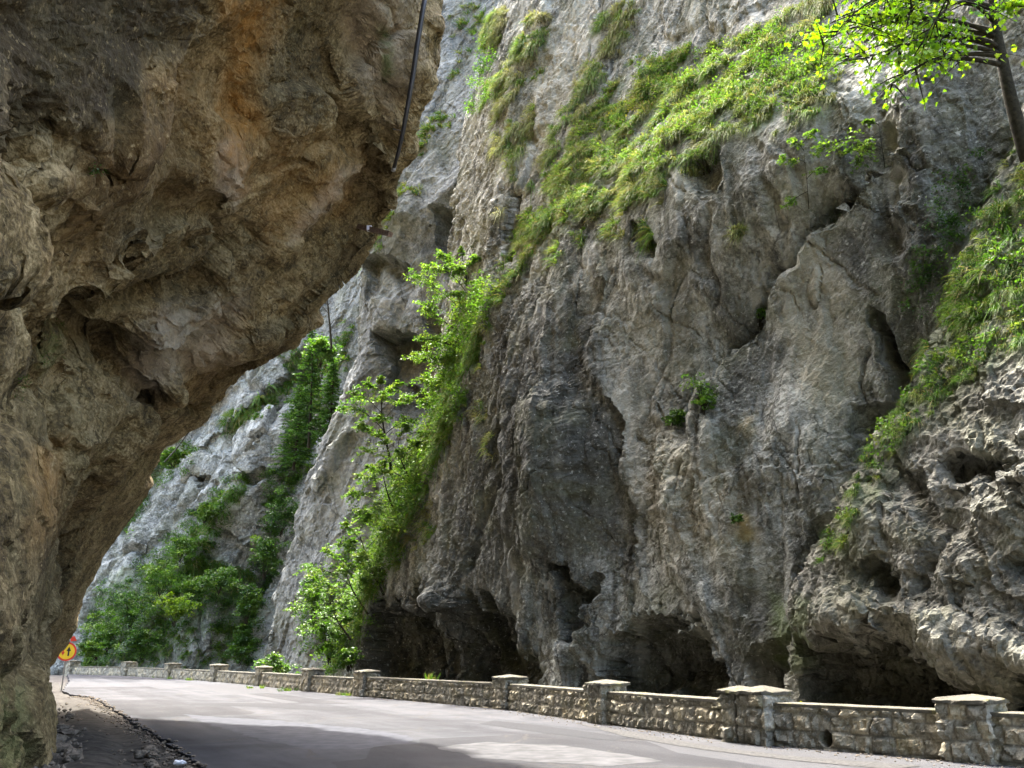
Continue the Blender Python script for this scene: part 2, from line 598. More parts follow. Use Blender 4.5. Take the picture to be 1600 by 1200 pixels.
    def build(s, name, mat, label, cat, back=6.0, smooth_shade=False):
        nb, na = s.A.shape
        idx = np.arange(nb * na).reshape(nb, na)
        q = np.stack([idx[:-1, :-1], idx[:-1, 1:], idx[1:, 1:], idx[1:, :-1]], -1).reshape(-1, 4)
        if s.flip: q = q[:, ::-1]
        ring = np.concatenate([idx[0, :], idx[1:, -1], idx[-1, -2::-1], idx[-2:0, 0]])
        V = s.P.reshape(-1, 3)
        nh = s.n * s.side
        R = V[ring] - nh * back
        rid = np.arange(len(ring)) + len(V)
        nx = np.roll(np.arange(len(ring)), -1)
        skirt = np.stack([ring, rid, rid[nx], ring[nx]], -1)
        if s.flip: skirt = skirt[:, ::-1]
        st = np.concatenate([s.stain.reshape(-1, 4), np.zeros((len(ring), 4), np.float32)])
        o = mesh_object(name, np.concatenate([V, R]), [q, skirt], mat, None, {'stain': st}, smooth_shade)
        tag(o, label, cat, kind='structure')
        s.obj = o
        return o


def axis(segs):
    """segs: list of (start, end, step_start, step_end)"""
    out = []
    for a, b, s0, s1 in segs:
        x = a
        while x < b:
            out.append(x); x += s0 + (s1 - s0) * (x - a) / (b - a)
    out.append(segs[-1][1])
    return np.array(out)


#@@CLIFFS
# --- the overhanging rock roof on the road side where the viewer stands
over = Cliff((-8, 15.5, 0), (-.416, .909), math.radians(40),
             axis([(-14, 5, .25, .1), (5, 30, .032, .06), (30, 60, .06, .14)]),
             axis([(-3, 19, .05, .05), (19, 42, .06, .25)]))
over.O = over.O - over.ea * 17.4          # a = 0 beside the viewer
over.frame(1)
SIL = [(78, 1000, 38), (104, 950, 38), (124, 880, 37.5), (138, 820, 37), (180, 760, 36), (218, 720, 35), (285, 640, 33), (420, 550, 30), (540, 420, 28.3), (590, 300, 26.3), (635, 180, 24.8), (678, 90, 24.2), (690, 0, 24.2)]
over.c_Y(*SIL)
over.c_Y((0, 1200, 14.8), (38, 1192, 15.6), (40, 1110, 31), (58, 1076, 38), (72, 1045, 40))
over.c_Y((0, 600, 10), (0, 0, 9), (0, 300, 9.5), (300, 100, 14), (400, 100, 16), (500, 100, 19), (600, 100, 22.3), (150, 100, 11.5),
         (300, 500, 22), (100, 500, 14), (200, 700, 27), (100, 800, 26), (50, 1000, 24), (0, 1000, 14.6), (0, 850, 12),
         (430, 300, 20.5), (520, 350, 24.5), (300, 300, 16.5), (150, 300, 12.5), (400, 450, 24.5), (290, 620, 28), (120, 850, 30), (120, 680, 20))


def on(a, n, z):
    return over.O + over.ea * a + over.n * n + np.array([0, 0, z])


over.c_world(on(36, 2.2, 15.5), on(36, 3.5, 21), on(44, -2, 12), on(44, -4, 20), on(50, -2.5, 2), on(50, -3, 6), on(55, -5, 10), on(55, -9, 25), on(60, -4.5, 1), on(60, -10, 24),
             on(30, 6, 26), on(24, 6, 28), on(14, 4.5, 25), on(40, -4, 27), on(0, 4, 24), on(-10, 4, 24),
             on(-10, -1.8, 0), on(-10, -1.4, 7), on(-10, 3, 11.5), on(0, -1.2, 0), on(0, -.8, 7), on(0, 3, 11.5), on(8, -.6, 0), on(26, -.3, -2), on(45, -1.2, -2), on(0, -1, -2))
over.solve(0.004)
over.warp(0.5, 0.5, 2)
# nearer slab of the roof in the corner above the viewer
over.recess([(-80, 160), (60, 120), (110, 190), (190, 215), (235, 215), (262, 140), (310, 70), (420, -60), (560, -120), (640, 60), (600, 330), (330, 560), (100, 760), (-90, 760)], 0.9, 1.3)
over.recess([(330, 120), (420, 60), (470, 150), (460, 260), (400, 330), (300, 360), (200, 370), (160, 290), (260, 230)], 0.7, 1.2)
over.stroke([(620, 130), (600, 230), (560, 280), (500, 340), (440, 420), (330, 500), (250, 560)], 0.7, 1.0)
over.stroke([(570, 300), (480, 400), (400, 470), (300, 560)], 0.55, -0.7)
over.stroke([(380, 290), (375, 350), (300, 400), (210, 470)], 0.8, 0.7)
over.stroke([(310, 370), (400, 400), (340, 470), (250, 520)], 0.6, -0.75)
over.stroke([(180, 500), (188, 560), (215, 600), (240, 640), (215, 700), (160, 740)], 0.3, -1.2)
over.stroke([(240, 440), (190, 540), (182, 610)], 0.22, -0.6)
over.stroke([(60, 400), (80, 520), (110, 640), (100, 760)], 0.5, -0.5)
over.stroke([(0, 420), (50, 470), (70, 600)], 0.5, 0.5)
over.stroke([(230, 620), (180, 680), (140, 760), (100, 860)], 0.8, 0.7)
over.stroke([(400, 520), (300, 560), (240, 620)], 0.7, 0.5)
over.stroke([(500, 470), (400, 570), (300, 640), (230, 720)], 0.9, -0.35)
over.fault([(575, 200), (600, 330), (520, 430), (400, 560)], 0.5, 1.6, 1)


def over_disp(P):
    q = P @ np.stack([over.ea, over.eb, over.N], 1).astype(np.float32)
    # strata run diagonally, from the upper right down to the lower left
    c, s_ = math.cos(0.75), math.sin(0.75)
    st = np.stack([(q[:, 0] * c - q[:, 1] * s_) * 1.0, (q[:, 0] * s_ + q[:, 1] * c) * 0.45, q[:, 2]], -1)
    w = np.stack([fbm(q * 0.5, 3, seed=21), fbm(q * 0.5, 3, seed=22), fbm(q * 0.5, 3, seed=23)], -1)
    d = 0.65 * fbm(st * 0.33, 3, seed=1)
    f, e = facets(st + w * 0.45, 0.42, 3); d += 0.55 * f - 0.06 * np.exp(-(e / 0.03) ** 2) * smooth(-.05, .2, fbm(q * .4, 2, seed=40))
    rough = 0.45 + 0.75 * smooth(-.12, .22, fbm(q * .35, 3, seed=44))
    f, e = facets(st * 1.2 + w * 0.3, 1.3, 5); d += 0.13 * f * rough
    d += 0.05 * ridged(st * 1.1 + w, 4, 0.55, seed=2) * rough
    f, e = facets(st * 1.3 + w * 0.15, 4.2, 9); d += 0.048 * f * rough
    f, e = facets(q, 10.0, 19); d += 0.016 * f
    d += 0.03 * fbm(q * 5.0, 3, 0.6, seed=4)
    a_ = q[:, 0] - np.float32(over.O @ over.ea)
    return d * (1 - 0.35 * smooth(28, 42, a_))


over.displace(over_disp)

# --- the great wall across the road, with a leaning left edge
wall = Cliff((12.5, 21.0, 0), (-19.5, 29.0), 0.0, axis([(-10, 0, .12, .06), (0, 34, .062, .09), (34, 54, .09, .14)]), axis([(-1.5, 30, .062, .085), (30, 44, .1, .3)]))
wall.frame(1)
if wall.N @ np.array([-1, -1, 0]) < 0: wall.frame(-1)
wall.c_h((1600, 1050, 0), (1400, 1000, 0.3), (1200, 1050, 0.2), (1000, 950, 0.3), (800, 920, 0.9), (700, 900, 1.2), (620, 910, 0.9),
         (600, 1040, 0.5), (800, 1050, .3), (1000, 1060, .3),
         (880, 700, 1.5), (800, 600, 1.3), (720, 750, 1.2), (780, 480, 0.6), (860, 480, 1.2), (960, 760, 0.4), (1000, 640, 0.0), (1000, 500, 0.0), (1100, 700, 0.2), (1100, 420, 0.1),
         (1250, 500, -.6), (1300, 700, -.7), (1200, 800, -.1), (1400, 450, -1.0), (1380, 700, -1.4), (1500, 200, -1.6), (1420, 200, -1.0), (1300, 230, -.2), (1200, 250, .4), (1100, 260, .5), (1000, 350, .4), (900, 400, .5), (830, 430, .3),
         # ledge and the wall set back above it
         (1250, 120, -1.4), (1150, 130, -1.5), (1050, 170, -1.5), (960, 240, -1.2), (880, 300, -.8),
         (1250, 30, -3.6), (1150, 50, -4.2), (1050, 80, -4.4), (980, 110, -3.8), (900, 200, -2.2), (840, 300, -1.0),
         (1200, -60, -5.2), (1050, -60, -5.6), (950, -20, -5.0), (1000, 20, -4.9), (880, 60, -3.6), (850, 160, -2.4), (1350, 60, -2.6), (1500, 0, -2.2), (1650, 400, -2), (1650, 100, -2.4))
EDGE = [(560, 1075), (585, 930), (625, 860), (665, 760), (715, 640), (755, 530), (772, 425), (786, 330), (795, 250), (803, 170), (830, 70), (850, -10), (870, -80)]
EH = [0.3, .7, .8, .8, .8, .5, .2, -.5, -1.2, -2.0, -3.2, -4.0, -5.0]
edge_ab = []
for (x, y), h in zip(EDGE, EH):
    wall.c_h((x, y, h)); a, b, hh = wall.ctrl[-1]
    edge_ab.append((a, b))
wall.solve(0.004)
# the left flank falls away beyond the edge
eb_ = np.array(edge_ab); o_ = np.argsort(eb_[:, 1])
ea_of_b = np.interp(wall.B, eb_[o_, 1], eb_[o_, 0])
wob = fbm(np.stack([wall.A.ravel() * .35, wall.B.ravel() * .35, wall.A.ravel() * 0], -1), 4, seed=33).reshape(wall.A.shape)
past = wall.A - ea_of_b + wob * 1.1
wall.H -= np.where(past > 0, 0.22 * np.maximum(past - 1.5, 0) + 1.6 * np.maximum(past - 6.0, 0), 0) - 0.3 * np.exp(-(past / 0.7) ** 2)
wall.H0 = wall.H.copy()
wall.warp(0.45, 0.55, 3)
CAVE_A = [(548, 1130), (565, 1000), (588, 928), (612, 945), (640, 930), (662, 922), (690, 935), (740, 928), (770, 935), (800, 965), (822, 1000), (845, 1040), (860, 1130)]
CAVE_C = [(925, 1130), (938, 1030), (958, 992), (990, 968), (1030, 962), (1075, 975), (1105, 1000), (1125, 1045), (1140, 1130)]
HOL_B = [(848, 868), (880, 872), (902, 903), (936, 900), (925, 945), (928, 990), (890, 1010), (868, 950)]
wall.recess(CAVE_A, 2.6, 0.3, 2.6, rough=.55)
wall.recess(CAVE_C, 3.2, 0.4, 2.4, rough=.4)
wall.recess([(776, 415), (784, 345), (800, 290), (815, 300), (812, 360), (796, 420)], 1.6, 0.35, rough=.2)
wall.recess(HOL_B, 1.6, 0.6, 1.4, rough=.3)
wall.recess([(755, 900), (775, 930), (800, 1010), (790, 1040), (760, 990), (745, 930)], 1.4, 0.4, 1.0)
wall.recess([(940, 800), (985, 810), (1000, 850), (960, 880), (935, 850)], 0.9, 0.8)
wall.recess([(1140, 1130), (1160, 1040), (1200, 1000), (1240, 960), (1700, 960), (1700, 1130)], 3.0, 1.0, 2.5)
wall.recess([(1350, 480), (1385, 490), (1425, 580), (1430, 640), (1395, 640), (1370, 560)], 1.8, 0.5)
wall.recess([(1330, 620), (1420, 620), (1300, 860), (1240, 930), (1225, 900), (1290, 800)], 1.0, 0.8)
# crack and the slab left of it
wall.fault([(1290, 330), (1215, 410), (1160, 500), (1120, 560), (1108, 595)], 0.85, 2.2, -1)
wall.stroke([(1290, 330), (1215, 410), (1160, 500), (1120, 560), (1108, 595)], 0.22, -0.5)
wall.recess([(1085, 545), (1115, 570), (1118, 600), (1100, 605)], 0.8, 0.35)
wall.fault([(930, 480), (920, 560), (950, 640), (975, 740), (985, 830)], 0.8, 1.6, -1)
wall.recess([(985, 350), (1015, 360), (1030, 400), (1010, 420), (985, 400)], 0.7, 0.35)
wall.recess([(1060, 250), (1120, 230), (1130, 260), (1110, 300), (1090, 290), (1070, 280)], 0.7, 0.4)
for ln, w_, am in (([(1095, 330), (1100, 470)], .25, -.35), ([(1385, 200), (1395, 380)], .3, -.4), ([(1180, 220), (1190, 330)], .3, -.3), ([(1330, 150), (1310, 230), (1300, 280)], .4, .4), ([(1450, 120), (1430, 260), (1450, 380)], .9, .6),
                   ([(1100, 600), (1110, 760), (1150, 900)], .6, .35), ([(1040, 690), (1060, 830), (1110, 950)], .7, .5), ([(850, 640), (860, 760), (840, 850)], 1.2, .7), ([(900, 640), (905, 780)], .3, -.35), ([(780, 640), (770, 760), (730, 880)], .35, -.4),
                   ([(800, 1130), (822, 1010), (830, 930)], .5, .4), ([(880, 1130), (900, 1010), (915, 950)], .8, .5), ([(690, 1130), (680, 1000), (700, 940)], .7, 1.3), ([(655, 1130), (650, 1020), (640, 950)], .3, .8), ([(620, 1130), (625, 1040), (610, 960)], .35, .7), ([(740, 1130), (735, 1050), (715, 950)], .4, .6),
                   ([(1000, 120), (1060, 135), (1200, 70)], .5, .4)):
    wall.stroke(ln, w_, am)


def wall_disp(P):
    q = P @ np.stack([wall.ea, wall.eb, wall.N], 1).astype(np.float32)
    w = np.stack([fbm(q * 0.35, 3, seed=51), fbm(q * 0.35, 3, seed=52), fbm(q * 0.35, 3, seed=53)], -1)
    v = np.stack([q[:, 0], q[:, 1] * 0.35, q[:, 2]], -1)          # runnels
    d = 0.45 * fbm(q * 0.18, 3, seed=61) + 0.26 * fbm(v * 0.5 + w * .6, 4, seed=62)
    f, e = facets(v * 1.0 + w * 0.6, 0.42, 13); d += 0.30 * f
    left = smooth(14, 22, q[:, 0] - np.float32((wall.O @ wall.ea)) + 0.2 * (q[:, 1]))
    rn = np.stack([q[:, 0] * 2.4 + q[:, 1] * .9, q[:, 1] * .45, q[:, 2]], -1)
    d += (0.05 + 0.20 * left) * ridged(rn * 0.6 + w, 4, 0.6, seed=63)
    rough = 0.35 + 0.85 * smooth(-.15, .2, fbm(q * .16, 3, seed=67))
    f, e = facets(np.stack([q[:, 0], q[:, 1] * .6, q[:, 2]], -1) + w * 0.3, 1.2, 15); d += 0.09 * f * rough
    f, e = facets(q + w * 0.2, 3.4, 17); d += 0.055 * f * rough
    f, e = facets(q, 8.0, 19); d += 0.022 * f
    f, e = facets(q * np.array([1, .8, 1], np.float32) + w * 0.25, 0.8, 21); d += 0.10 * f * rough
    bd = (q[:, 0] * .82 - q[:, 1] * .57) * .55 + .35 * w[:, 0] + .25 * fbm(q * .8, 3, seed=68)
    bf = np.abs(bd - np.round(bd))
    d -= 0.10 * np.exp(-(bf / .022) ** 2) * smooth(-.05, .2, fbm(q * .22, 3, seed=69))
    ck = 1 - np.abs(perlin(np.stack([q[:, 0] * .5 + q[:, 1] * .12, q[:, 1] * .12, q[:, 2] * .3], -1) + w * .5))
    d -= 0.16 * smooth(.955, .995, ck) * smooth(-.1, .2, fbm(q * .3, 2, seed=66))
    d += 0.08 * fbm(q * 3.0, 4, 0.62, seed=64) * rough
    return d


wall.displace(wall_disp)

# --- the pitted mass of rock at the right, in front of the wall
side = Cliff((12.5, 21.0, 0), (-19.5, 29.0), 0.0, axis([(-14, 20, .05, .075)]), axis([(-1.5, 26, .055, .085)]))
side.frame(wall.side)
side.c_h((1600, 1000, 2.6), (1450, 950, 2.4), (1350, 930, 2.2), (1270, 940, 1.9), (1600, 800, 2.8), (1500, 800, 2.6), (1400, 800, 2.3), (1330, 850, 2.0), (1600, 600, 1.9), (1520, 620, 1.7),
         (1450, 680, 1.7), (1400, 730, 1.7), (1600, 450, 0.8), (1540, 470, 0.7), (1600, 300, -.3), (1300, 1060, 1.8), (1600, 1100, 2.4), (1450, 1080, 2.2), (1750, 900, 2.8), (1750, 500, 1.4), (1700, 250, -.3))
SE = [(1232, 1130), (1236, 1050), (1240, 960), (1262, 890), (1300, 800), (1335, 735), (1390, 660), (1432, 590), (1465, 500), (1505, 400), (1545, 310), (1600, 205), (1660, 100)]
SEH = [1.2, 1.3, 1.5, 1.6, 1.6, 1.5, 1.2, .9, .4, -.1, -.6, -1.2, -1.8]
sab = []
for (x, y), h in zip(SE, SEH):
    side.c_h((x, y, h)); sab.append(side.ctrl[-1][:2])
side.solve(0.004)
sab = np.array(sab); o_ = np.argsort(sab[:, 1])
past = side.A - np.interp(side.B, sab[o_, 1], sab[o_, 0])
wob = fbm(np.stack([side.A.ravel() * .5, side.B.ravel() * .5, side.A.ravel() * 0 + 4], -1), 4, seed=35).reshape(side.A.shape)
past = past + wob * 0.9
side.H -= np.where(past > 0, np.minimum(2.6 * past, 9), 0)
side.H0 = side.H.copy()
side.warp(0.35, 0.8, 5)
side.recess([(1262, 1140), (1246, 1000), (1250, 975), (1300, 982), (1350, 985), (1420, 1005), (1470, 1030), (1520, 1045), (1600, 1062), (1760, 1075), (1760, 1140)], 3.4, 0.35, 2.6, rough=.4)
side.recess([(1460, 700), (1560, 690), (1590, 740), (1540, 770), (1470, 740)], 0.8, 0.4)
side.recess([(1330, 880), (1400, 880), (1395, 930), (1350, 920)], 0.8, 0.3)
side.recess([(1560, 880), (1640, 800), (1640, 900), (1590, 920)], 0.8, 0.4)
side.stroke([(1400, 740), (1480, 820), (1440, 900)], .3, -.5)
side.stroke([(1300, 960), (1420, 960), (1560, 1020), (1650, 1030)], .5, .6)


def side_disp(P):
    q = P @ np.stack([side.ea, side.eb, side.N], 1).astype(np.float32)
    w = np.stack([fbm(q * 0.7, 3, seed=71), fbm(q * 0.7, 3, seed=72), fbm(q * 0.7, 3, seed=73)], -1)
    d = 0.45 * fbm(q * 0.4, 3, seed=74)
    c, s_ = math.cos(0.6), math.sin(0.6)
    st = np.stack([(q[:, 0] * c - q[:, 1] * s_), (q[:, 0] * s_ + q[:, 1] * c) * 0.6, q[:, 2]], -1)
    f, e = facets(st + w * 0.35, 0.75, 23); d += 0.24 * f
    f, e = facets(st + w * 0.3, 1.9, 25); d += 0.10 * f
    d += 0.05 * ridged(st * 1.1 + w * .5, 4, 0.6, seed=75)
    f1, f2, c_, v = worley(st * 1.5 + w * .6, 31); d += 0.10 * (np.minimum(f1, .8) - .45)
    f, e = facets(st, 4.6, 27); d += 0.085 * f
    f, e = facets(q, 10.0, 29); d += 0.025 * f
    d += 0.06 * fbm(q * 5, 3, .6, seed=76)
    return d


side.displace(side_disp)

# --- the blue-grey slab wall behind
slab = Cliff((-13.3, 62.0, 0), (-.86, .5), 0.0, axis([(-22, 16, .15, .15)]), axis([(-2, 50, .14, .16), (50, 64, .2, .4)]))
slab.frame(1)
if slab.N[1] > 0: slab.frame(-1)
slab.c_h((480, 1040, 0), (430, 1040, -.8), (540, 1040, .4), (640, 900, 0.4), (500, 900, 0.0), (560, 700, 0.2), (620, 640, 0.2), (700, 600, .4), (600, 480, -.2), (700, 450, 0), (650, 400, .2), (600, 380, .3),
         (700, 330, .4), (760, 350, -.2), (720, 280, -.3), (640, 280, .2), (700, 180, -1.2), (760, 220, -.8), (620, 220, -1.0), (720, 60, -3.0), (800, 0, -3.4), (650, 100, -2.5), (560, 600, -.6), (900, 300, .4), (900, 700, .5), (800, -100, -5), (650, -80, -5.5), (500, 300, -1.5))
SL = [(395, 1060), (418, 960), (440, 880), (470, 790), (505, 700), (535, 640), (556, 560), (566, 480), (572, 400), (560, 330), (560, 200), (600, 0), (640, -120)]
sl = []
for x, y in SL:
    slab.c_h((x, y, -0.8)); sl.append(slab.ctrl.pop()[:2])
slab.solve(0.004)
sl = np.array(sl); o_ = np.argsort(sl[:, 1])
past = slab.A - np.interp(slab.B, sl[o_, 1], sl[o_, 0])
wob = fbm(np.stack([slab.A.ravel() * .25, slab.B.ravel() * .25, slab.A.ravel() * 0 + 2], -1), 4, seed=36).reshape(slab.A.shape)
past = past + wob * 1.6
slab.H -= np.where(past > 0, np.minimum(1.5 * past, 14), 0)
slab.H0 = slab.H.copy()
slab.warp(0.6, 0.35, 7)
# scooped hollows with sharp upper lips
slab.recess([(583, 514), (612, 512), (655, 528), (690, 560), (715, 640), (650, 660), (600, 620)], 3.2, 0.35, None, True)
slab.recess([(655, 480), (700, 500), (760, 530), (770, 640), (700, 640)], 2.0, 0.6, None, True)
slab.recess([(676, 326), (716, 336), (752, 385), (765, 470), (700, 450)], 3.0, 0.35, None, True)
slab.recess([(718, 236), (770, 232), (780, 310), (750, 300)], 2.4, 0.4, None, True)
slab.recess([(566, 402), (605, 396), (646, 412), (632, 470), (575, 470)], 1.8, 0.35, None, True)
slab.recess([(610, 600), (650, 590), (690, 620), (680, 700), (620, 680)], 1.6, 0.6, None, True)
slab.stroke([(500, 760), (540, 690), (600, 640)], 0.6, 0.5)
slab.stroke([(500, 1000), (530, 900), (590, 760)], 0.5, -0.8)
slab.stroke([(570, 600), (600, 500), (590, 430)], 0.9, 0.6)
slab.stroke([(640, 330), (690, 320), (740, 250)], 0.8, 0.7)


def slab_disp(P):
    q = P @ np.stack([slab.ea, slab.eb, slab.N], 1).astype(np.float32)
    w = np.stack([fbm(q * 0.25, 3, seed=81), fbm(q * 0.25, 3, seed=82), fbm(q * 0.25, 3, seed=83)], -1)
    c, s_ = math.cos(-0.45), math.sin(-0.45)
    st = np.stack([(q[:, 0] * c - q[:, 1] * s_), (q[:, 0] * s_ + q[:, 1] * c) * 0.4, q[:, 2]], -1)
    d = 0.5 * fbm(st * 0.16, 3, seed=84)
    f, e = facets(st + w * 0.8, 0.26, 43); d += 0.50 * f
    f, e = facets(st + w * 0.4, 0.75, 45); d += 0.20 * f
    d += 0.10 * ridged(st * 0.6 + w * .5, 4, 0.55, seed=85)
    f, e = facets(q + w * 0.2, 1.9, 47); d += 0.10 * f
    d += 0.08 * fbm(q * 1.9, 3, 0.6, seed=86)
    return d


slab.displace(slab_disp)

# --- the far cliff closing the gorge
far = Cliff((-25.0, 95.0, 0), (-.95, .3), 0.0, axis([(-34, 40, .22, .26)]), axis([(-2, 56, .2, .24), (56, 80, .4, 1.0)]))
far.frame(1)
if far.N[1] > 0: far.frame(-1)
far.c_h((130, 1040, 1.5), (250, 1040, 1.5), (330, 1040, 1.8), (420, 1040, 0), (180, 900, 0.5), (250, 880, 0.0), (330, 980, 2.0), (350, 860, 0.5), (380, 800, 0.6), (430, 680, 0), (350, 700, -.4), (300, 760, -1), (220, 800, -1.6), (330, 640, -1.5), (420, 620, -1.0),
        (430, 560, -2), (520, 480, -3.2), (540, 420, -3.5), (470, 700, -2.2), (440, 860, -2.0), (400, 1000, -1.0), (500, 560, -3.4), (480, 640, -3.0), (560, 300, -5), (600, 700, -4), (300, 450, -5), (150, 700, -3), (100, 500, -6), (700, 200, -6), (300, 200, -9), (600, 0, -9), (100, 100, -11))
far.solve(0.004)
far.warp(0.9, 0.25, 9)
# overlapping blocks
far.fault([(200, 790), (240, 700), (300, 650), (330, 620)], 1.8, 3.0, -1)
far.fault([(300, 880), (340, 810), (385, 740), (400, 690)], 1.8, 4.0, 1)
far.fault([(330, 800), (400, 880), (420, 890)], 1.2, 3.0, -1)
far.fault([(345, 660), (400, 620), (460, 580)], 1.4, 3.0, -1)
far.recess([(385, 725), (400, 735), (415, 725), (440, 735), (405, 760), (390, 760)], 1.6, 0.4)
far.recess([(290, 735), (318, 730), (330, 760), (310, 775)], 1.6, 0.6)
far.recess([(440, 560), (510, 520), (560, 520), (530, 620), (470, 760), (430, 900), (390, 1000), (360, 1000), (395, 860), (440, 740), (455, 650)], 1.8, 1.2)
far.recess([(330, 960), (350, 985), (355, 1040), (340, 1040)], 1.0, 0.8)
far.stroke([(330, 640), (350, 700), (345, 760)], 0.7, -0.8)
far.stroke([(210, 900), (250, 800), (300, 740)], 0.7, -0.8)


def far_disp(P):
    q = P @ np.stack([far.ea, far.eb, far.N], 1).astype(np.float32)
    w = np.stack([fbm(q * 0.2, 3, seed=91), fbm(q * 0.2, 3, seed=92), fbm(q * 0.2, 3, seed=93)], -1)
    c, s_ = math.cos(-0.5), math.sin(-0.5)
    st = np.stack([(q[:, 0] * c - q[:, 1] * s_), (q[:, 0] * s_ + q[:, 1] * c) * 0.5, q[:, 2]], -1)
    d = 0.7 * fbm(st * 0.12, 3, seed=94)
    f, e = facets(st + w * 0.5, 0.17, 53); d += 1.15 * f - 0.4 * np.exp(-(e / .04) ** 2)
    f, e = facets(st + w * 0.4, 0.5, 55); d += 0.40 * f
    d += 0.12 * ridged(st * 0.5 + w * .5, 4, 0.55, seed=95)
    f, e = facets(q + w * 0.2, 1.3, 57); d += 0.16 * f
    d += 0.10 * fbm(q * 1.6, 3, 0.6, seed=96)
    return d


far.displace(far_disp)

#@@STAINS, TONES, PAINTED SHADE (ochre 0, dark 1, pale 2, moss 3)
over.paint(0, [(355, 0), (430, -20), (425, 60), (410, 140), (400, 230), (375, 290), (345, 280), (350, 160)], 0.95, 30, 22)
over.paint(0, [(250, 120), (340, 60), (350, 200), (330, 300), (250, 330), (120, 330), (100, 300)], 0.35, 40, 30)
over.paint(0, [(430, 180), (560, 260), (520, 330), (430, 380), (380, 300)], 0.45, 40, 30)
over.paint(0, [(60, 700), (110, 690), (100, 820), (50, 860)], 0.5, 30, 20)
over.paint(0, [(100, 330), (190, 320), (170, 420), (100, 430)], 0.35, 40, 30)
over.paint(0, [(310, 520), (400, 500), (360, 620), (280, 620)], 0.2, 40, 30)
over.paint(1, [(-100, -100), (330, -60), (250, 110), (200, 180), (120, 190), (60, 200), (0, 260), (-100, 300)], 0.95, 30, 30)  # shade under the roof in the upper corner, painted into the rock
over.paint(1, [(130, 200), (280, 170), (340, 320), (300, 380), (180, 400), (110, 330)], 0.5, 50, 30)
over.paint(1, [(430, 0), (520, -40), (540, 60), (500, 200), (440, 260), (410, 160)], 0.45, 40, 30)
over.paint(1, [(610, 180), (640, 200), (600, 330), (540, 440), (420, 560), (340, 620), (300, 640), (440, 480), (540, 360)], 0.35, 25, 20)  # dark brown band, with the shade of the underside painted in
over.paint(1, [(315, 370), (420, 330), (440, 360), (350, 460), (250, 500)], 0.4, 30, 20)  # crevice painted darker to deepen its shade
over.paint(2, [(560, -30), (650, -30), (640, 100), (615, 190), (580, 150), (540, 60)], 0.7, 30, 20)
over.paint(2, [(340, 220), (380, 215), (380, 290), (360, 320), (340, 290)], 0.9, 12, 14)
over.paint(2, [(530, 265), (560, 265), (500, 340), (460, 380), (470, 340)], 0.7, 12, 10)  # pale ridge rock with its highlight painted in
over.paint(2, [(270, 480), (380, 460), (360, 560), (280, 590), (200, 610), (195, 540)], 0.75, 30, 20)  # painted brighter where the ridge catches the light
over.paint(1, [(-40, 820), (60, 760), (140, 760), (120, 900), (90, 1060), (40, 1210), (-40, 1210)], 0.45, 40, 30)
over.paint(3, [(592, 40), (608, 50), (612, 120), (600, 130)], 0.9, 8, 5)
over.paint(3, [(70, 500), (100, 510), (90, 560), (60, 580)], 0.5, 10, 10)
over.paint(3, [(-10, 1050), (50, 1080), (40, 1210), (-10, 1210)], 0.35, 20, 15)

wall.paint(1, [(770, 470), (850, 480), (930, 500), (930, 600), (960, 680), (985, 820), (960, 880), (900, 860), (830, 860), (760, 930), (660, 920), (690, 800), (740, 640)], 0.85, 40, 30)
wall.paint(1, [(540, 1130), (560, 1000), (590, 930), (650, 925), (770, 930), (830, 1000), (870, 1130)], 0.9, 8, 8)  # dark rock of the left cave, with cave shade painted over it
DK2 = 1
wall.paint(1, [(925, 1130), (960, 985), (1040, 960), (1110, 1000), (1145, 1130)], 0.5, 20, 15)  # shade inside the middle cave, put into the rock colour
wall.paint(1, [(1140, 490), (1190, 480), (1230, 560), (1180, 640), (1130, 620)], 0.7, 20, 20)
wall.paint(1, [(1270, 340), (1400, 330), (1500, 380), (1470, 560), (1400, 560), (1330, 480)], 0.6, 30, 30)
wall.paint(1, [(1440, 100), (1540, 60), (1560, 320), (1480, 380), (1400, 320)], 0.55, 30, 30)
wall.paint(1, [(1140, 930), (1220, 900), (1230, 1060), (1140, 1060)], 0.7, 20, 20)
wall.paint(1, [(850, 870), (930, 900), (920, 1000), (860, 990)], 0.7, 20, 12)  # hollow darkened by painted shade
wall.paint(1, [(1370, 480), (1440, 520), (1430, 660), (1380, 650)], 0.7, 20, 12)  # hole in the corner, its shade painted dark
wall.paint(2, [(1230, 390), (1290, 350), (1320, 430), (1350, 530), (1330, 640), (1250, 640), (1215, 520)], 0.85, 25, 22)
wall.paint(2, [(1210, 260), (1260, 220), (1300, 300), (1250, 370), (1200, 330)], 0.5, 20, 20)
wall.paint(2, [(930, 440), (1090, 430), (1100, 560), (1050, 680), (960, 680), (925, 560)], 0.45, 30, 30)
wall.paint(2, [(1380, 190), (1400, 180), (1400, 240), (1380, 240)], 0.8, 6, 5)
wall.paint(2, [(860, 60), (905, 0), (930, 0), (900, 120), (850, 230), (800, 360), (830, 180)], 0.6, 15, 12)
wall.paint(0, [(1150, 800), (1180, 810), (1185, 850), (1155, 850)], 0.9, 12, 12)
wall.paint(0, [(1160, 640), (1180, 640), (1180, 670), (1155, 665)], 0.7, 12, 12)
wall.paint(0, [(1240, 520), (1300, 560), (1290, 620), (1240, 600)], 0.3, 25, 22)
wall.paint(0, [(1000, 640), (1100, 720), (1180, 780), (1160, 900), (1060, 880), (1000, 760)], 0.3, 40, 30)
wall.paint(0, [(860, 700), (930, 720), (960, 860), (860, 840)], 0.22, 40, 30)
wall.paint(3, [(1200, 930), (1250, 940), (1240, 1050), (1205, 1030)], 0.6, 12, 10)
wall.paint(3, [(780, 440), (840, 330), (960, 120), (1280, 60), (1300, 170), (1060, 230), (940, 320), (860, 370)], 0.6, 20, 20)
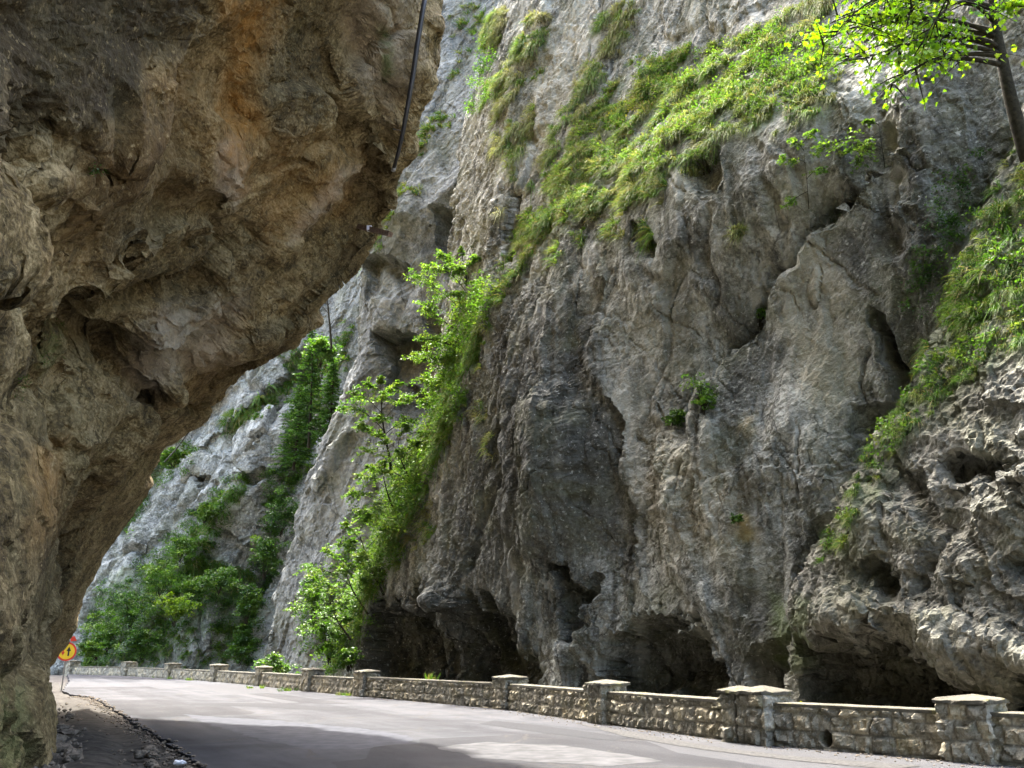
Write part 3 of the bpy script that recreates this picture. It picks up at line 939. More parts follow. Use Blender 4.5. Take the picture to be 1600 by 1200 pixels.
side.paint(3, [(1480, 440), (1600, 200), (1600, 560), (1500, 600), (1430, 700), (1330, 860), (1290, 850), (1400, 640)], 0.5, 25, 20)
side.paint(1, [(1240, 1130), (1250, 985), (1400, 1000), (1620, 1065), (1640, 1130)], 0.3, 15, 10)  # shade of the hollow painted under the rock lip
side.paint(3, [(1240, 930), (1270, 930), (1260, 1050), (1235, 1050)], 0.5, 10, 8)
slab.paint(1, [(590, 515), (650, 520), (680, 560), (640, 580)], 0.3, 12, 8)  # painted shade below the lip of the scoop
far.paint(3, [(140, 1040), (160, 900), (300, 860), (420, 900), (400, 1040), (330, 960), (260, 1040)], 0.6, 20, 20)

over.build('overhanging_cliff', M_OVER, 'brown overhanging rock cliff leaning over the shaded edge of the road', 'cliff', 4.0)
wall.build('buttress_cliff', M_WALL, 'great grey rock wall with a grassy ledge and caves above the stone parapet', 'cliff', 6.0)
side.build('pitted_cliff', M_SIDE, 'pitted grey rock mass with a grassy upper edge over a dark hollow', 'cliff', 5.0)
slab.build('slab_cliff', M_SLAB, 'smooth blue-grey rock wall with scooped hollows behind the young trees', 'cliff', 6.0)
far.build('distant_cliff', M_FAR, 'distant blocky grey cliff with green gullies closing the gorge', 'cliff', 8.0)
#@@REST
# ------------------------------------------------------------------ ground, road, shoulder
def asphalt_material():
    m, nt, out = new_mat('worn_asphalt'); b = NB(nt)
    pos = b.n('ShaderNodeNewGeometry').outputs['Position']
    along = b.mapping(pos, (1, 1, 1), (0, 0, -math.radians(28)))
    lane = b.noise(b.mapping(along, (0.75, 0.05, 1)), 1.0, 4, 0.6, 0.2)
    blot = b.noise(pos, 0.45, 6, 0.65, 0.6)
    grit = b.noise(pos, 38, 3, 0.75)
    f = b.math('ADD', b.math('MULTIPLY', lane, 0.5), b.math('ADD', b.math('MULTIPLY', blot, 0.42), b.math('MULTIPLY', grit, 0.22)))
    c = b.ramp(f, [(0.45, (.025, .0262, .030)), (0.56, (.040, .042, .0475)), (0.66, (.062, .0645, .071))])
    # old rectangular repairs
    br = b.n('ShaderNodeTexVoronoi', feature='F1', distance='CHEBYCHEV'); br.inputs['Scale'].default_value = 1.0
    wv0 = b.n('ShaderNodeVectorMath', operation='ADD'); n0_ = b.n('ShaderNodeTexNoise'); n0_.inputs['Scale'].default_value = .8
    b.l(b.mapping(along, (.22, .09, 1)), wv0.inputs[0]); b.l(b.mapping(pos, (.0, .0, .0)), wv0.inputs[1])
    b.l(wv0.outputs[0], br.inputs['Vector'])
    sc_ = b.n('ShaderNodeSeparateColor'); b.l(br.outputs['Color'], sc_.inputs[0])
    c = b.mix(b.math('MULTIPLY', b.step(sc_.outputs[0], .66, .67), .55), c, (.022, .0225, .025))
    c = b.mix(b.math('MULTIPLY', b.step(sc_.outputs[1], .72, .73), .6), c, (.066, .068, .073))
    # cracks
    wv = b.n('ShaderNodeVectorMath', operation='ADD')
    ns = b.n('ShaderNodeTexNoise'); ns.inputs['Scale'].default_value = 0.9; ns.inputs['Detail'].default_value = 5; b.l(pos, ns.inputs['Vector'])
    b.l(pos, wv.inputs[0]); b.l(ns.outputs['Color'], wv.inputs[1])
    ck = 0.0
    for sc, wd, lo in ((0.30, .020, .44), (0.95, .030, .50)):
        vo = b.n('ShaderNodeTexVoronoi', feature='DISTANCE_TO_EDGE'); vo.inputs['Scale'].default_value = sc
        b.l(wv.outputs[0], vo.inputs['Vector'])
        k1 = b.math('MULTIPLY', b.step(vo.outputs['Distance'], wd, wd * .25), b.step(blot, lo, lo + .08))
        ck = k1 if isinstance(ck, float) else b.math('MAXIMUM', ck, k1)
    c = b.mix(b.math('MULTIPLY', ck, 0.7), c, (.05, .047, .045))
    st = b.math('MULTIPLY', b.step(b.noise(b.mapping(along, (1.6, .5, 1)), 1.0, 5, .7), .60, .70), .4)
    c = b.mix(st, c, (.030, .030, .031))
    bs = b.n('ShaderNodeBsdfPrincipled'); b.l(c, bs.inputs['Base Color']); bs.inputs['Roughness'].default_value = 0.9
    bs.inputs['Specular IOR Level'].default_value = 0.15
    bp = b.n('ShaderNodeBump'); bp.inputs['Strength'].default_value = 0.6; bp.inputs['Distance'].default_value = 0.03
    b.l(b.math('ADD', grit, b.math('SUBTRACT', blot, b.math('MULTIPLY', ck, .5))), bp.inputs['Height']); b.l(bp.outputs[0], bs.inputs['Normal'])
    b.l(bs.outputs[0], out.inputs['Surface'])
    return m


M_ROAD = asphalt_material()
M_PATCH = simple_material('asphalt_patch', (.052, .0555, .066), 0.9, 0, 3, 0.25, 0.3)
M_TAR = simple_material('tarred_patch', (.027, .0285, .032), 0.9, 0, 14, 0.2, 0.3)
M_PATCH2 = simple_material('asphalt_patch_pale', (.060, .061, .064), 0.9, 0, 2.2, 0.35, 0.3)
M_DIRT = simple_material('damp_dirt', (.044, .041, .036), 0.95, 0, 3.5, 0.5, 0.9)
M_EARTH = simple_material('gully_earth', (.11, .10, .085), 0.95, 0, 1.5, 0.4, 0.8)
M_GRIT = simple_material('roadside_grit', (.052, .052, .051), 0.95, 0, 14, 0.4, 0.8)

# posts of the parapet (surveyed base points), from the near end to the far end
POST_PX = [(1530, 1190), (1185, 1161), (950, 1130), (797, 1108), (573, 1088), (487, 1080), (410, 1071.5), (340, 1065), (268, 1060), (200, 1056), (112, 1053.4)]
POST = [ground(*p)[:2] for p in POST_PX]
NEAR_END = POST[0] + (POST[0] - POST[1]) / np.linalg.norm(POST[0] - POST[1]) * 6.0
line = np.array([NEAR_END] + POST)
# smooth curve through the posts
par = np.r_[0, np.cumsum(np.linalg.norm(np.diff(line, axis=0), axis=1))]


def curve(t):
    t = np.asarray(t, float)
    pl = np.stack([np.interp(t, par, line[:, 0]), np.interp(t, par, line[:, 1])], -1)
    return pl


gm = MB()
gm.add([[-400, -400, -.35], [400, -400, -.35], [400, 500, -.35], [-400, 500, -.35]], [np.array([[0, 1, 2, 3]])])
tag(gm.build('ground', M_EARTH), 'bare dark earth under the road and in the gully behind the parapet', 'ground', kind='structure')

LEFT_PX = [(322, 1204), (306, 1190), (288, 1177), (268, 1163), (262, 1155), (246, 1150), (232, 1141), (216, 1133), (200, 1122), (186, 1113), (170, 1103), (160, 1096), (140, 1089), (112, 1085), (98, 1079)]
left = [ground(*p)[:2] for p in LEFT_PX]
left = [np.array([3.2, -12]), np.array([.4, -2.0]), np.array([-1.2, 5.0]), np.array([-2.6, 10.0])] + left + [np.array([-30.5, 66.0]), np.array([-41, 88.0]), np.array([-52, 112.0])]
left = np.array(left)
# finely resampled and ragged where the asphalt is broken
lp = np.r_[0, np.cumsum(np.linalg.norm(np.diff(left, axis=0), axis=1))]
tt = np.concatenate([np.arange(0, 60, .06), np.arange(60, lp[-1], .6), [lp[-1]]])
L = np.stack([np.interp(tt, lp, left[:, 0]), np.interp(tt, lp, left[:, 1])], -1)
rag = fbm(np.stack([L[:, 0] * 1.6, L[:, 1] * 1.6, L[:, 0] * 0], -1), 5, 0.62, seed=101) * 0.36
L[:, 0] += rag * .88; L[:, 1] += rag * .47
right = np.array([[18, -20.0], [12.9, 3.0]] + [list(p) for p in line] + [[-56, 118.0], [-70, 142.0]])
RD = np.array([-.47, .883]); RD /= np.linalg.norm(RD)                # the way the road runs
L = L[np.argsort(L @ RD)]
rs = right @ RD
R = np.stack([np.interp(L @ RD, rs, right[:, 0]), np.interp(L @ RD, rs, right[:, 1])], -1)
NW = 26
k = np.linspace(0, 1, NW)
G = L[:, None] * (1 - k)[None, :, None] + R[:, None] * k[None, :, None]
zz = 0.0 * fbm(np.concatenate([G.reshape(-1, 2) * 0.3, np.zeros((G.shape[0] * NW, 1))], 1), 3, seed=102).reshape(G.shape[:2])
zz = zz * np.minimum(1, np.minimum(k, 1 - k) * 8)[None]
V = np.concatenate([G, zz[..., None]], -1).reshape(-1, 3)
low = np.concatenate([L, np.full((len(L), 1), -.09)], 1); low[:, 0] += .03
n0 = len(V)
idx = np.arange(n0).reshape(len(L), NW)
q = np.stack([idx[:-1, :-1], idx[:-1, 1:], idx[1:, 1:], idx[1:, :-1]], -1).reshape(-1, 4)
e = np.arange(len(L) - 1)
sk = np.stack([n0 + e, idx[:-1, 0], idx[1:, 0], n0 + e + 1], -1)
tag(mesh_object('road', np.concatenate([V, low]), [q, sk], M_ROAD), 'worn pale grey asphalt road curving away to the left', 'road', kind='structure')


def ground_patch(name, pxs, mat, label, z=0.012, amp=0.25, sc=1.2):
    p = np.array([ground(*q_)[:2] for q_ in pxs])
    P = []
    for i in range(len(p)):
        a, c = p[i], p[(i + 1) % len(p)]
        for u in np.linspace(0, 1, 14, endpoint=False): P.append(a * (1 - u) + c * u)
    P = np.array(P)
    w_ = np.stack([P[:, 0] * sc, P[:, 1] * sc, P[:, 0] * 0], -1)
    P = P + amp * np.stack([fbm(w_, 4, .6, seed=111), fbm(w_, 4, .6, seed=112)], -1)
    V = np.c_[P, np.full(len(P), z)]
    me_ = mesh_object(name, V, [np.arange(len(P))[None]], mat)
    tag(me_, label, 'road patch', kind='structure')


ground_patch('road_patch', [(285, 1116), (350, 1121), (430, 1126), (560, 1138), (640, 1150), (640, 1160), (560, 1172), (480, 1170), (420, 1160), (370, 1146), (320, 1130)], M_PATCH, 'smooth grey repair patch in the asphalt beside the shaded edge', 0.004)
ground_patch('road_patch', [(690, 1168), (760, 1160), (870, 1164), (980, 1178), (1035, 1190), (950, 1197), (850, 1192), (740, 1184)], M_PATCH2, 'pale worn patch of asphalt near the lower edge of the view', 0.004, .3, .9)
ground_patch('road_patch', [(770, 1126), (850, 1134), (985, 1153), (960, 1158), (830, 1143), (750, 1131)], M_TAR, 'dark tarred strip along the lane by the parapet', 0.004, .12, 1.0)
ground_patch('road_patch', [(300, 1098), (420, 1099), (560, 1108), (540, 1112), (410, 1105), (300, 1102)], M_TAR, 'dark tarred strip across the far lane', 0.004, .15, .8)
ground_patch('road_patch', [(520, 1192), (600, 1183), (640, 1192), (600, 1206), (530, 1206)], M_TAR, 'dark mended hole in the shaded asphalt', 0.008, .12, 1.5)
ground_patch('grit_strip', [(900, 1130), (1000, 1146), (1120, 1168), (1240, 1182), (1440, 1197), (1400, 1203), (1250, 1190), (1100, 1172), (980, 1152)], M_GRIT, 'strip of loose grit along the foot of the parapet', 0.008, 0.12, 3)

# dirt shoulder between the broken asphalt edge and the overhanging rock
sx = np.arange(-42, 1.0, .11); sy = np.arange(1, 62, .11)
SX, SY = np.meshgrid(sx, sy)
lx = np.interp(SY, L[np.argsort(L[:, 1]), 1], L[np.argsort(L[:, 1]), 0])
keep = (SX < lx + .35) & (SX > lx - 7.5)
Pn = np.stack([SX.ravel(), SY.ravel(), SX.ravel() * 0], -1)
dist = np.clip(lx - SX, 0, 8)
ga, gb = math.sin(math.radians(24.5)), math.cos(math.radians(24.5))
rutc = SX * gb + SY * ga
Z = -.085 + .05 * fbm(Pn * .9, 4, seed=121).reshape(SX.shape) + .035 * fbm(Pn * 5, 3, .6, seed=122).reshape(SX.shape) + .045 * smooth(1.2, 4.5, dist) * dist \
    + .085 * np.sin(rutc * 3.6 + 1.2 * fbm(Pn * .4, 2, seed=123).reshape(SX.shape)) * smooth(.3, 1, dist) + .10 * np.maximum(0, fbm(Pn * 2.4, 3, .6, seed=124).reshape(SX.shape)) * smooth(1.5, 3, dist)
Z = np.where(dist < .4, np.minimum(Z, -.06), Z)
nb_, na_ = SX.shape
idx = np.arange(nb_ * na_).reshape(nb_, na_)
q = np.stack([idx[:-1, :-1], idx[:-1, 1:], idx[1:, 1:], idx[1:, :-1]], -1).reshape(-1, 4)
kk = keep.ravel()[q].all(1)
q = q[kk]; used = np.unique(q); remap = np.zeros(nb_ * na_, np.int32); remap[used] = np.arange(len(used))
SV = np.stack([SX, SY, Z], -1).reshape(-1, 3)
tag(mesh_object('road_shoulder', SV[used], [remap[q]], M_DIRT, None, None, True), 'dark dirt shoulder below the broken asphalt edge', 'shoulder', kind='structure')


# ------------------------------------------------------------------ loose stones
M_STONE = simple_material('loose_stone', (.115, .10, .08), .9, 0, 7, .5, .6)


def stone(px, py, size, flat, seed, label, z=-0.03):
    g = ground(px, py, z)
    u = np.linspace(0, 2 * math.pi, 22, endpoint=False); v = np.linspace(-math.pi / 2, math.pi / 2, 13)
    U, W = np.meshgrid(u, v)
    d = np.stack([np.cos(W) * np.cos(U), np.cos(W) * np.sin(U), np.sin(W)], -1).reshape(-1, 3)
    f, e_ = facets(d.astype(np.float32) * .9 + seed * 3.7, 1.3, seed)
    rr = 1 + .5 * f + .12 * fbm(d * 3 + seed, 3, seed=seed)
    V_ = d * rr[:, None] * size * np.array([1, .8, flat])
    a_ = seed * 1.3
    V_[:, :2] = V_[:, :2] @ np.array([[math.cos(a_), -math.sin(a_)], [math.sin(a_), math.cos(a_)]])
    nu = len(u)
    i = np.arange(len(v) - 1)[:, None] * nu; k_ = np.arange(nu)[None]; k2 = (k_ + 1) % nu
    q_ = np.stack([i + k_, i + k2, i + nu + k2, i + nu + k_], -1).reshape(-1, 4)
    base = np.array([g[0], g[1], z + size * flat * .35])
    o = mesh_object('stone', V_ + base, [q_], M_STONE, None, None, False, (g[0], g[1], z))
    tag(o, label, 'stone', 'loose stones on the dirt shoulder')


stone(231, 1176, .15, .6, 1, 'pale flat stone in the middle of the dirt shoulder, right of the ruts')
stone(222, 1181, .12, .6, 2, 'small tan stone just left of the pale flat stone')
stone(237, 1182, .11, .5, 3, 'small stone in front of the pale flat stone')
stone(236, 1196, .11, .6, 4, 'pinkish stone left of the white litter')
stone(103, 1152, .26, .5, 5, 'broad pale stone in the rubble near the foot of the overhang')
stone(112, 1191, .22, .7, 6, 'rounded reddish stone nearest the viewer in the rubble')
stone(85, 1160, .2, .6, 7, 'grey angular stone among the rubble by the rock foot')
stone(88, 1177, .28, .5, 8, 'dark flat boulder half buried in the rubble')
stone(72, 1190, .2, .7, 9, 'grey stone touching the rock foot low in the corner')
stone(108, 1120, .14, .7, 10, 'small grey stone highest up the dirt shoulder')
stone(96, 1138, .2, .5, 11, 'long tan stone below the rock foot')
stone(131, 1144, .1, .7, 12, 'small stone beside the deep rut')
# finer rubble
rb = MB()
for i_ in range(900):
    px_, py_ = rng.uniform(50, 330), rng.uniform(1100, 1203)
    if rng.random() > (0.85 if px_ < 140 else 0.25): continue
    if px_ > np.interp(py_, [1100, 1150, 1200], [165, 255, 310]): continue
    g_ = ground(px_, py_, -.05)
    s_ = rng.uniform(.012, .05) * (1.8 if px_ < 140 else 1.0)
    d_ = np.array([[1, 0, 0], [0, 1, 0], [-1, 0, 0], [0, -1, 0], [0, 0, .7], [0, 0, -.7]]) * s_ * rng.uniform(.6, 1.3, (6, 3))
    a_ = rng.uniform(0, 6.3); Rz = np.array([[math.cos(a_), -math.sin(a_), 0], [math.sin(a_), math.cos(a_), 0], [0, 0, 1]])
    rb.add(d_ @ Rz.T + g_ + [0, 0, .01], [np.array([[0, 1, 4], [1, 2, 4], [2, 3, 4], [3, 0, 4], [1, 0, 5], [2, 1, 5], [3, 2, 5], [0, 3, 5]])])
def chip(g_, s_):
    d_ = np.array([[1, 0, 0], [0, 1, 0], [-1, 0, 0], [0, -1, 0], [0, 0, .6], [0, 0, -.6]]) * s_ * rng.uniform(.6, 1.4, (6, 3))
    a_ = rng.uniform(0, 6.3); Rz = np.array([[math.cos(a_), -math.sin(a_), 0], [math.sin(a_), math.cos(a_), 0], [0, 0, 1]])
    rb.add(d_ @ Rz.T + g_, [np.array([[0, 1, 4], [1, 2, 4], [2, 3, 4], [3, 0, 4], [1, 0, 5], [2, 1, 5], [3, 2, 5], [0, 3, 5]])])


near_edge = L[(L[:, 1] > 11) & (L[:, 1] < 42)]
for i_ in range(900):
    p_ = near_edge[rng.integers(len(near_edge))]
    s_ = rng.uniform(.012, .055); o_ = abs(rng.normal()) * .22 - .06
    chip(np.array([p_[0] - o_, p_[1] - o_ * .3, -.06 + (.065 if o_ < 0 else 0) + s_ * .3]), s_)
for i_ in range(700):
    k_ = rng.integers(0, 5); u_ = rng.random(); a0, a1 = line[k_], line[k_ + 1]
    e0 = (a1 - a0) / np.linalg.norm(a1 - a0); nn_ = np.array([-e0[1], e0[0]])
    if nn_ @ (-(a0 + a1)) < 0: nn_ = -nn_
    pp0 = a0 * (1 - u_) + a1 * u_ + nn_ * (.27 + abs(rng.normal()) * .35)
    chip(np.array([pp0[0], pp0[1], .008]), rng.uniform(.008, .03))
tag(rb.build('gravel', M_STONE), 'small rubble and grit scattered over the dirt shoulder and along the road edges', 'gravel', kind='stuff')
# litter
g_ = ground(280, 1195, -.05)
u = np.linspace(0, 2 * math.pi, 14, endpoint=False); vv = np.linspace(-1.5, 1.5, 8)
U, W = np.meshgrid(u, vv)
d_ = np.stack([np.cos(W) * np.cos(U), np.cos(W) * np.sin(U), np.sin(W)], -1).reshape(-1, 3)
f_, _ = facets(d_.astype(np.float32), 2.2, 77)
Vp = d_ * (1 + .55 * f_)[:, None] * np.array([.10, .06, .035]) + g_ + [0, 0, .035]
i = np.arange(7)[:, None] * 14; k_ = np.arange(14)[None]; k2 = (k_ + 1) % 14
tag(mesh_object('litter', Vp, [np.stack([i + k_, i + k2, i + 14 + k2, i + 14 + k_], -1).reshape(-1, 4)], simple_material('white_paper', (.75, .76, .8), .6, 0, 20, .05, .1)),
    'crumpled white paper litter lying on the dirt beside the broken asphalt', 'litter')


# ------------------------------------------------------------------ parapet
def masonry_material():
    m, nt, out = new_mat('parapet_stone'); b = NB(nt)
    pos = b.n('ShaderNodeNewGeometry').outputs['Position']
    a = b.attr('tint')
    sep = b.n('ShaderNodeSeparateColor'); b.l(a.outputs['Color'], sep.inputs[0])
    med = b.noise(pos, 5, 5, 0.65, .3); fine = b.noise(pos, 28, 4, 0.7)
    c = b.ramp(b.math('ADD', b.math('MULTIPLY', med, .6), b.math('MULTIPLY', fine, .4)), [(0.38, (.130, .122, .095)), (0.5, (.265, .25, .20)), (0.62, (.40, .385, .325))])
    c = b.mix(1.0, c, b.ramp(sep.outputs[0], [(0, (.62, .62, .60)), (0.5, (.92, .91, .86)), (1, (1.18, 1.10, .92))]), 'MULTIPLY')
    c = b.mix(b.math('MULTIPLY', sep.outputs[1], .8), c, (.10, .092, .07))
    mo = b.math('MULTIPLY', b.step(b.noise(pos, 2.2, 5, .65), .54, .68), .45)
    c = b.mix(mo, c, (.13, .13, .06))
    li = b.math('MULTIPLY', b.step(b.noise(pos, 9, 4, .7), .60, .68), .45)
    c = b.mix(li, c, (.50, .48, .42))
    c = b.mix(b.math('MULTIPLY', sep.outputs[2], .5), c, (.30, .29, .25))
    bs = b.n('ShaderNodeBsdfPrincipled'); b.l(c, bs.inputs['Base Color']); bs.inputs['Roughness'].default_value = .92
    bs.inputs['Specular IOR Level'].default_value = .2
    bp = b.n('ShaderNodeBump'); bp.inputs['Strength'].default_value = .6; bp.inputs['Distance'].default_value = .03
    b.l(b.math('ADD', med, b.math('MULTIPLY', fine, .5)), bp.inputs['Height']); b.l(bp.outputs[0], bs.inputs['Normal'])
    b.l(bs.outputs[0], out.inputs['Surface'])
    return m


M_MAS = masonry_material()


def cap_material():
    m, nt, out = new_mat('cap_stone'); b = NB(nt)
    pos = b.n('ShaderNodeNewGeometry').outputs['Position']
    med = b.noise(pos, 4, 5, .65); fine = b.noise(pos, 30, 3, .7)
    c = b.ramp(b.math('ADD', b.math('MULTIPLY', med, .6), b.math('MULTIPLY', fine, .4)), [(0.38, (.045, .042, .029)), (0.52, (.078, .072, .052)), (0.64, (.118, .110, .085))])
    mo = b.math('MULTIPLY', b.step(b.noise(pos, 3.1, 4, .7), .54, .62), .8)
    c = b.mix(mo, c, (.085, .085, .022))
    bs = b.n('ShaderNodeBsdfPrincipled'); b.l(c, bs.inputs['Base Color']); bs.inputs['Roughness'].default_value = .9
    bp = b.n('ShaderNodeBump'); bp.inputs['Strength'].default_value = .5; bp.inputs['Distance'].default_value = .02
    b.l(b.math('ADD', med, b.math('MULTIPLY', fine, .5)), bp.inputs['Height']); b.l(bp.outputs[0], bs.inputs['Normal'])
    b.l(bs.outputs[0], out.inputs['Surface'])
    return m


M_CAP = cap_material()


def rubble(l, z, seed, sl=.42, sz=.30, blocky=.75):
    """irregular coursed rubble: returns relief (m), stone tint 0..1, joint 0..1"""
    l = np.asarray(l); z = np.asarray(z)
    cz = z / sz + .45 * fbm(np.stack([l * 1.1, z * 1.5, l * 0 + seed], -1), 3, seed=seed)
    row = np.floor(cz).astype(int)
    cl = l / sl + 0.53 * _perm[(row * 37 + seed) & 255] / 64.0 + .55 * fbm(np.stack([l * 1.7, z * 2.5, l * 0 + seed + 5], -1), 3, seed=seed + 3)
    colm = np.floor(cl).astype(int)
    fz, fl = cz - row, cl - colm
    ez = np.minimum(fz, 1 - fz) * sz; el = np.minimum(fl, 1 - fl) * sl
    ed = np.minimum(ez, el)
    h = _perm[(_perm[(row * 13 + seed) & 255] + colm * 7) & 255]
    n = np.stack([l * 6, z * 6, l * 0 + seed], -1)
    pil = smooth(0, .07, ed)
    f, _ = facets(np.stack([l, z, l * 0 + seed * 1.0], -1).astype(np.float32), 6.5, seed & 31)
    rel = pil * (.012 + .060 * h / 255.0) + pil * (.035 * fbm(n, 4, .6, seed=seed + 2) + .045 * f * blocky * 2)
    return rel, _perm[h] / 255.0, 1 - smooth(.004, .022, ed)


def panel(p0, p1, h, label, seed, near, hole=None, thick=.42, coping=True):
    p0, p1 = np.asarray(p0), np.asarray(p1)
    d = p1 - p0; Ln = np.linalg.norm(d); d = d / Ln
    nrm = np.array([-d[1], d[0]])
    if nrm @ (-(p0 + p1) / 2) < 0: nrm = -nrm            # towards the viewer's side of the road
    root = empty('stone_parapet', ((p0[0] + p1[0]) / 2, (p0[1] + p1[1]) / 2, 0))
    tag(root, label, 'parapet', 'stone parapet sections between the posts')
    st = .028 if near else .09
    nl = max(4, int(Ln / st)); nz = max(5, int(h / st))
    ls = np.linspace(0, Ln, nl); prof = [(1, z) for z in np.linspace(-.15, h - .07, nz)] + [(-1, z) for z in np.linspace(h - .07, -.15, max(5, nz // 3))]
    sidev = np.array([p[0] for p in prof]); zs = np.array([p[1] for p in prof])
    LL, ZZ = np.meshgrid(ls, zs); SS = np.repeat(sidev[:, None], nl, 1)
    rel, ti, jo = rubble(LL.ravel() + seed * 2.1, ZZ.ravel() + SS.ravel() * 3, seed)
    rel = rel.reshape(LL.shape)
    off = SS * (thick / 2 - .02 + rel + .05 * (1 - np.clip(ZZ / h, 0, 1)))
    wavy = .025 * np.sin(ls * 1.3 + seed) + 0 * LL
    zz_ = ZZ + .02 * fbm(np.stack([LL.ravel() * .8, LL.ravel() * 0, LL.ravel() * 0 + seed], -1), 2, seed=seed).reshape(LL.shape) * smooth(h * .5, h, ZZ)
    blk = np.zeros(LL.shape)
    if hole:
        hl, hz, hr = hole
        dd = np.sqrt(((LL - hl) / hr) ** 2 + ((ZZ - hz) / (hr * 1.25)) ** 2)
        m_ = (1 - smooth(.85, 1.05, dd)) * (SS > 0)
        off = off - .36 * m_; blk = m_
    X = p0[0] + d[0] * LL + nrm[0] * off; Y = p0[1] + d[1] * LL + nrm[1] * off
    V_ = np.stack([X, Y, zz_], -1).reshape(-1, 3)
    ni = len(prof); idx_ = np.arange(ni * nl).reshape(ni, nl)
    q_ = np.stack([idx_[:-1, :-1], idx_[:-1, 1:], idx_[1:, 1:], idx_[1:, :-1]], -1).reshape(-1, 4)
    if np.cross(np.array([d[0], d[1], 0]), np.array([0, 0, 1.0])) @ np.array([nrm[0], nrm[1], 0]) < 0: q_ = q_[:, ::-1]
    endf = [idx_[:, 0][None], idx_[::-1, -1][None]]
    wh = np.zeros(LL.size)
    tint = np.stack([ti, np.maximum(jo, blk.ravel()), wh, np.ones(LL.size)], -1)
    mesh_object('masonry', V_, [q_] + endf, M_MAS, root, {'tint': tint})
    # thin coping along the top
    nc = max(3, int(Ln / (.12 if near else .5)))
    lc = np.linspace(0, Ln, nc)
    wob_ = .02 * fbm(np.stack([lc * 2, lc * 0, lc * 0 + seed], -1), 3, seed=seed)
    ring = []
    for s_, z_ in ((1, h - .068), (1, h - .012), (.93, h), (-.93, h), (-1, h - .012), (-1, h - .068)):
        o_ = s_ * (thick / 2 + .035) + wob_ * (1 if s_ > 0 else -1)
        ring.append(np.stack([p0[0] + d[0] * lc + nrm[0] * o_, p0[1] + d[1] * lc + nrm[1] * o_, np.full(nc, z_) + wob_ * .5], -1))
    ring = np.array(ring); nr = 6
    idx_ = np.arange(nr * nc).reshape(nr, nc)
    q_ = np.stack([idx_[:, :-1], idx_[:, 1:], np.roll(idx_, -1, 0)[:, 1:], np.roll(idx_, -1, 0)[:, :-1]], -1).reshape(-1, 4)
    mesh_object('coping', ring.reshape(-1, 3), [q_, idx_[:, 0][None], idx_[::-1, -1][None]], M_CAP, root, {'tint': np.ones((nr * nc, 4))})
    return root


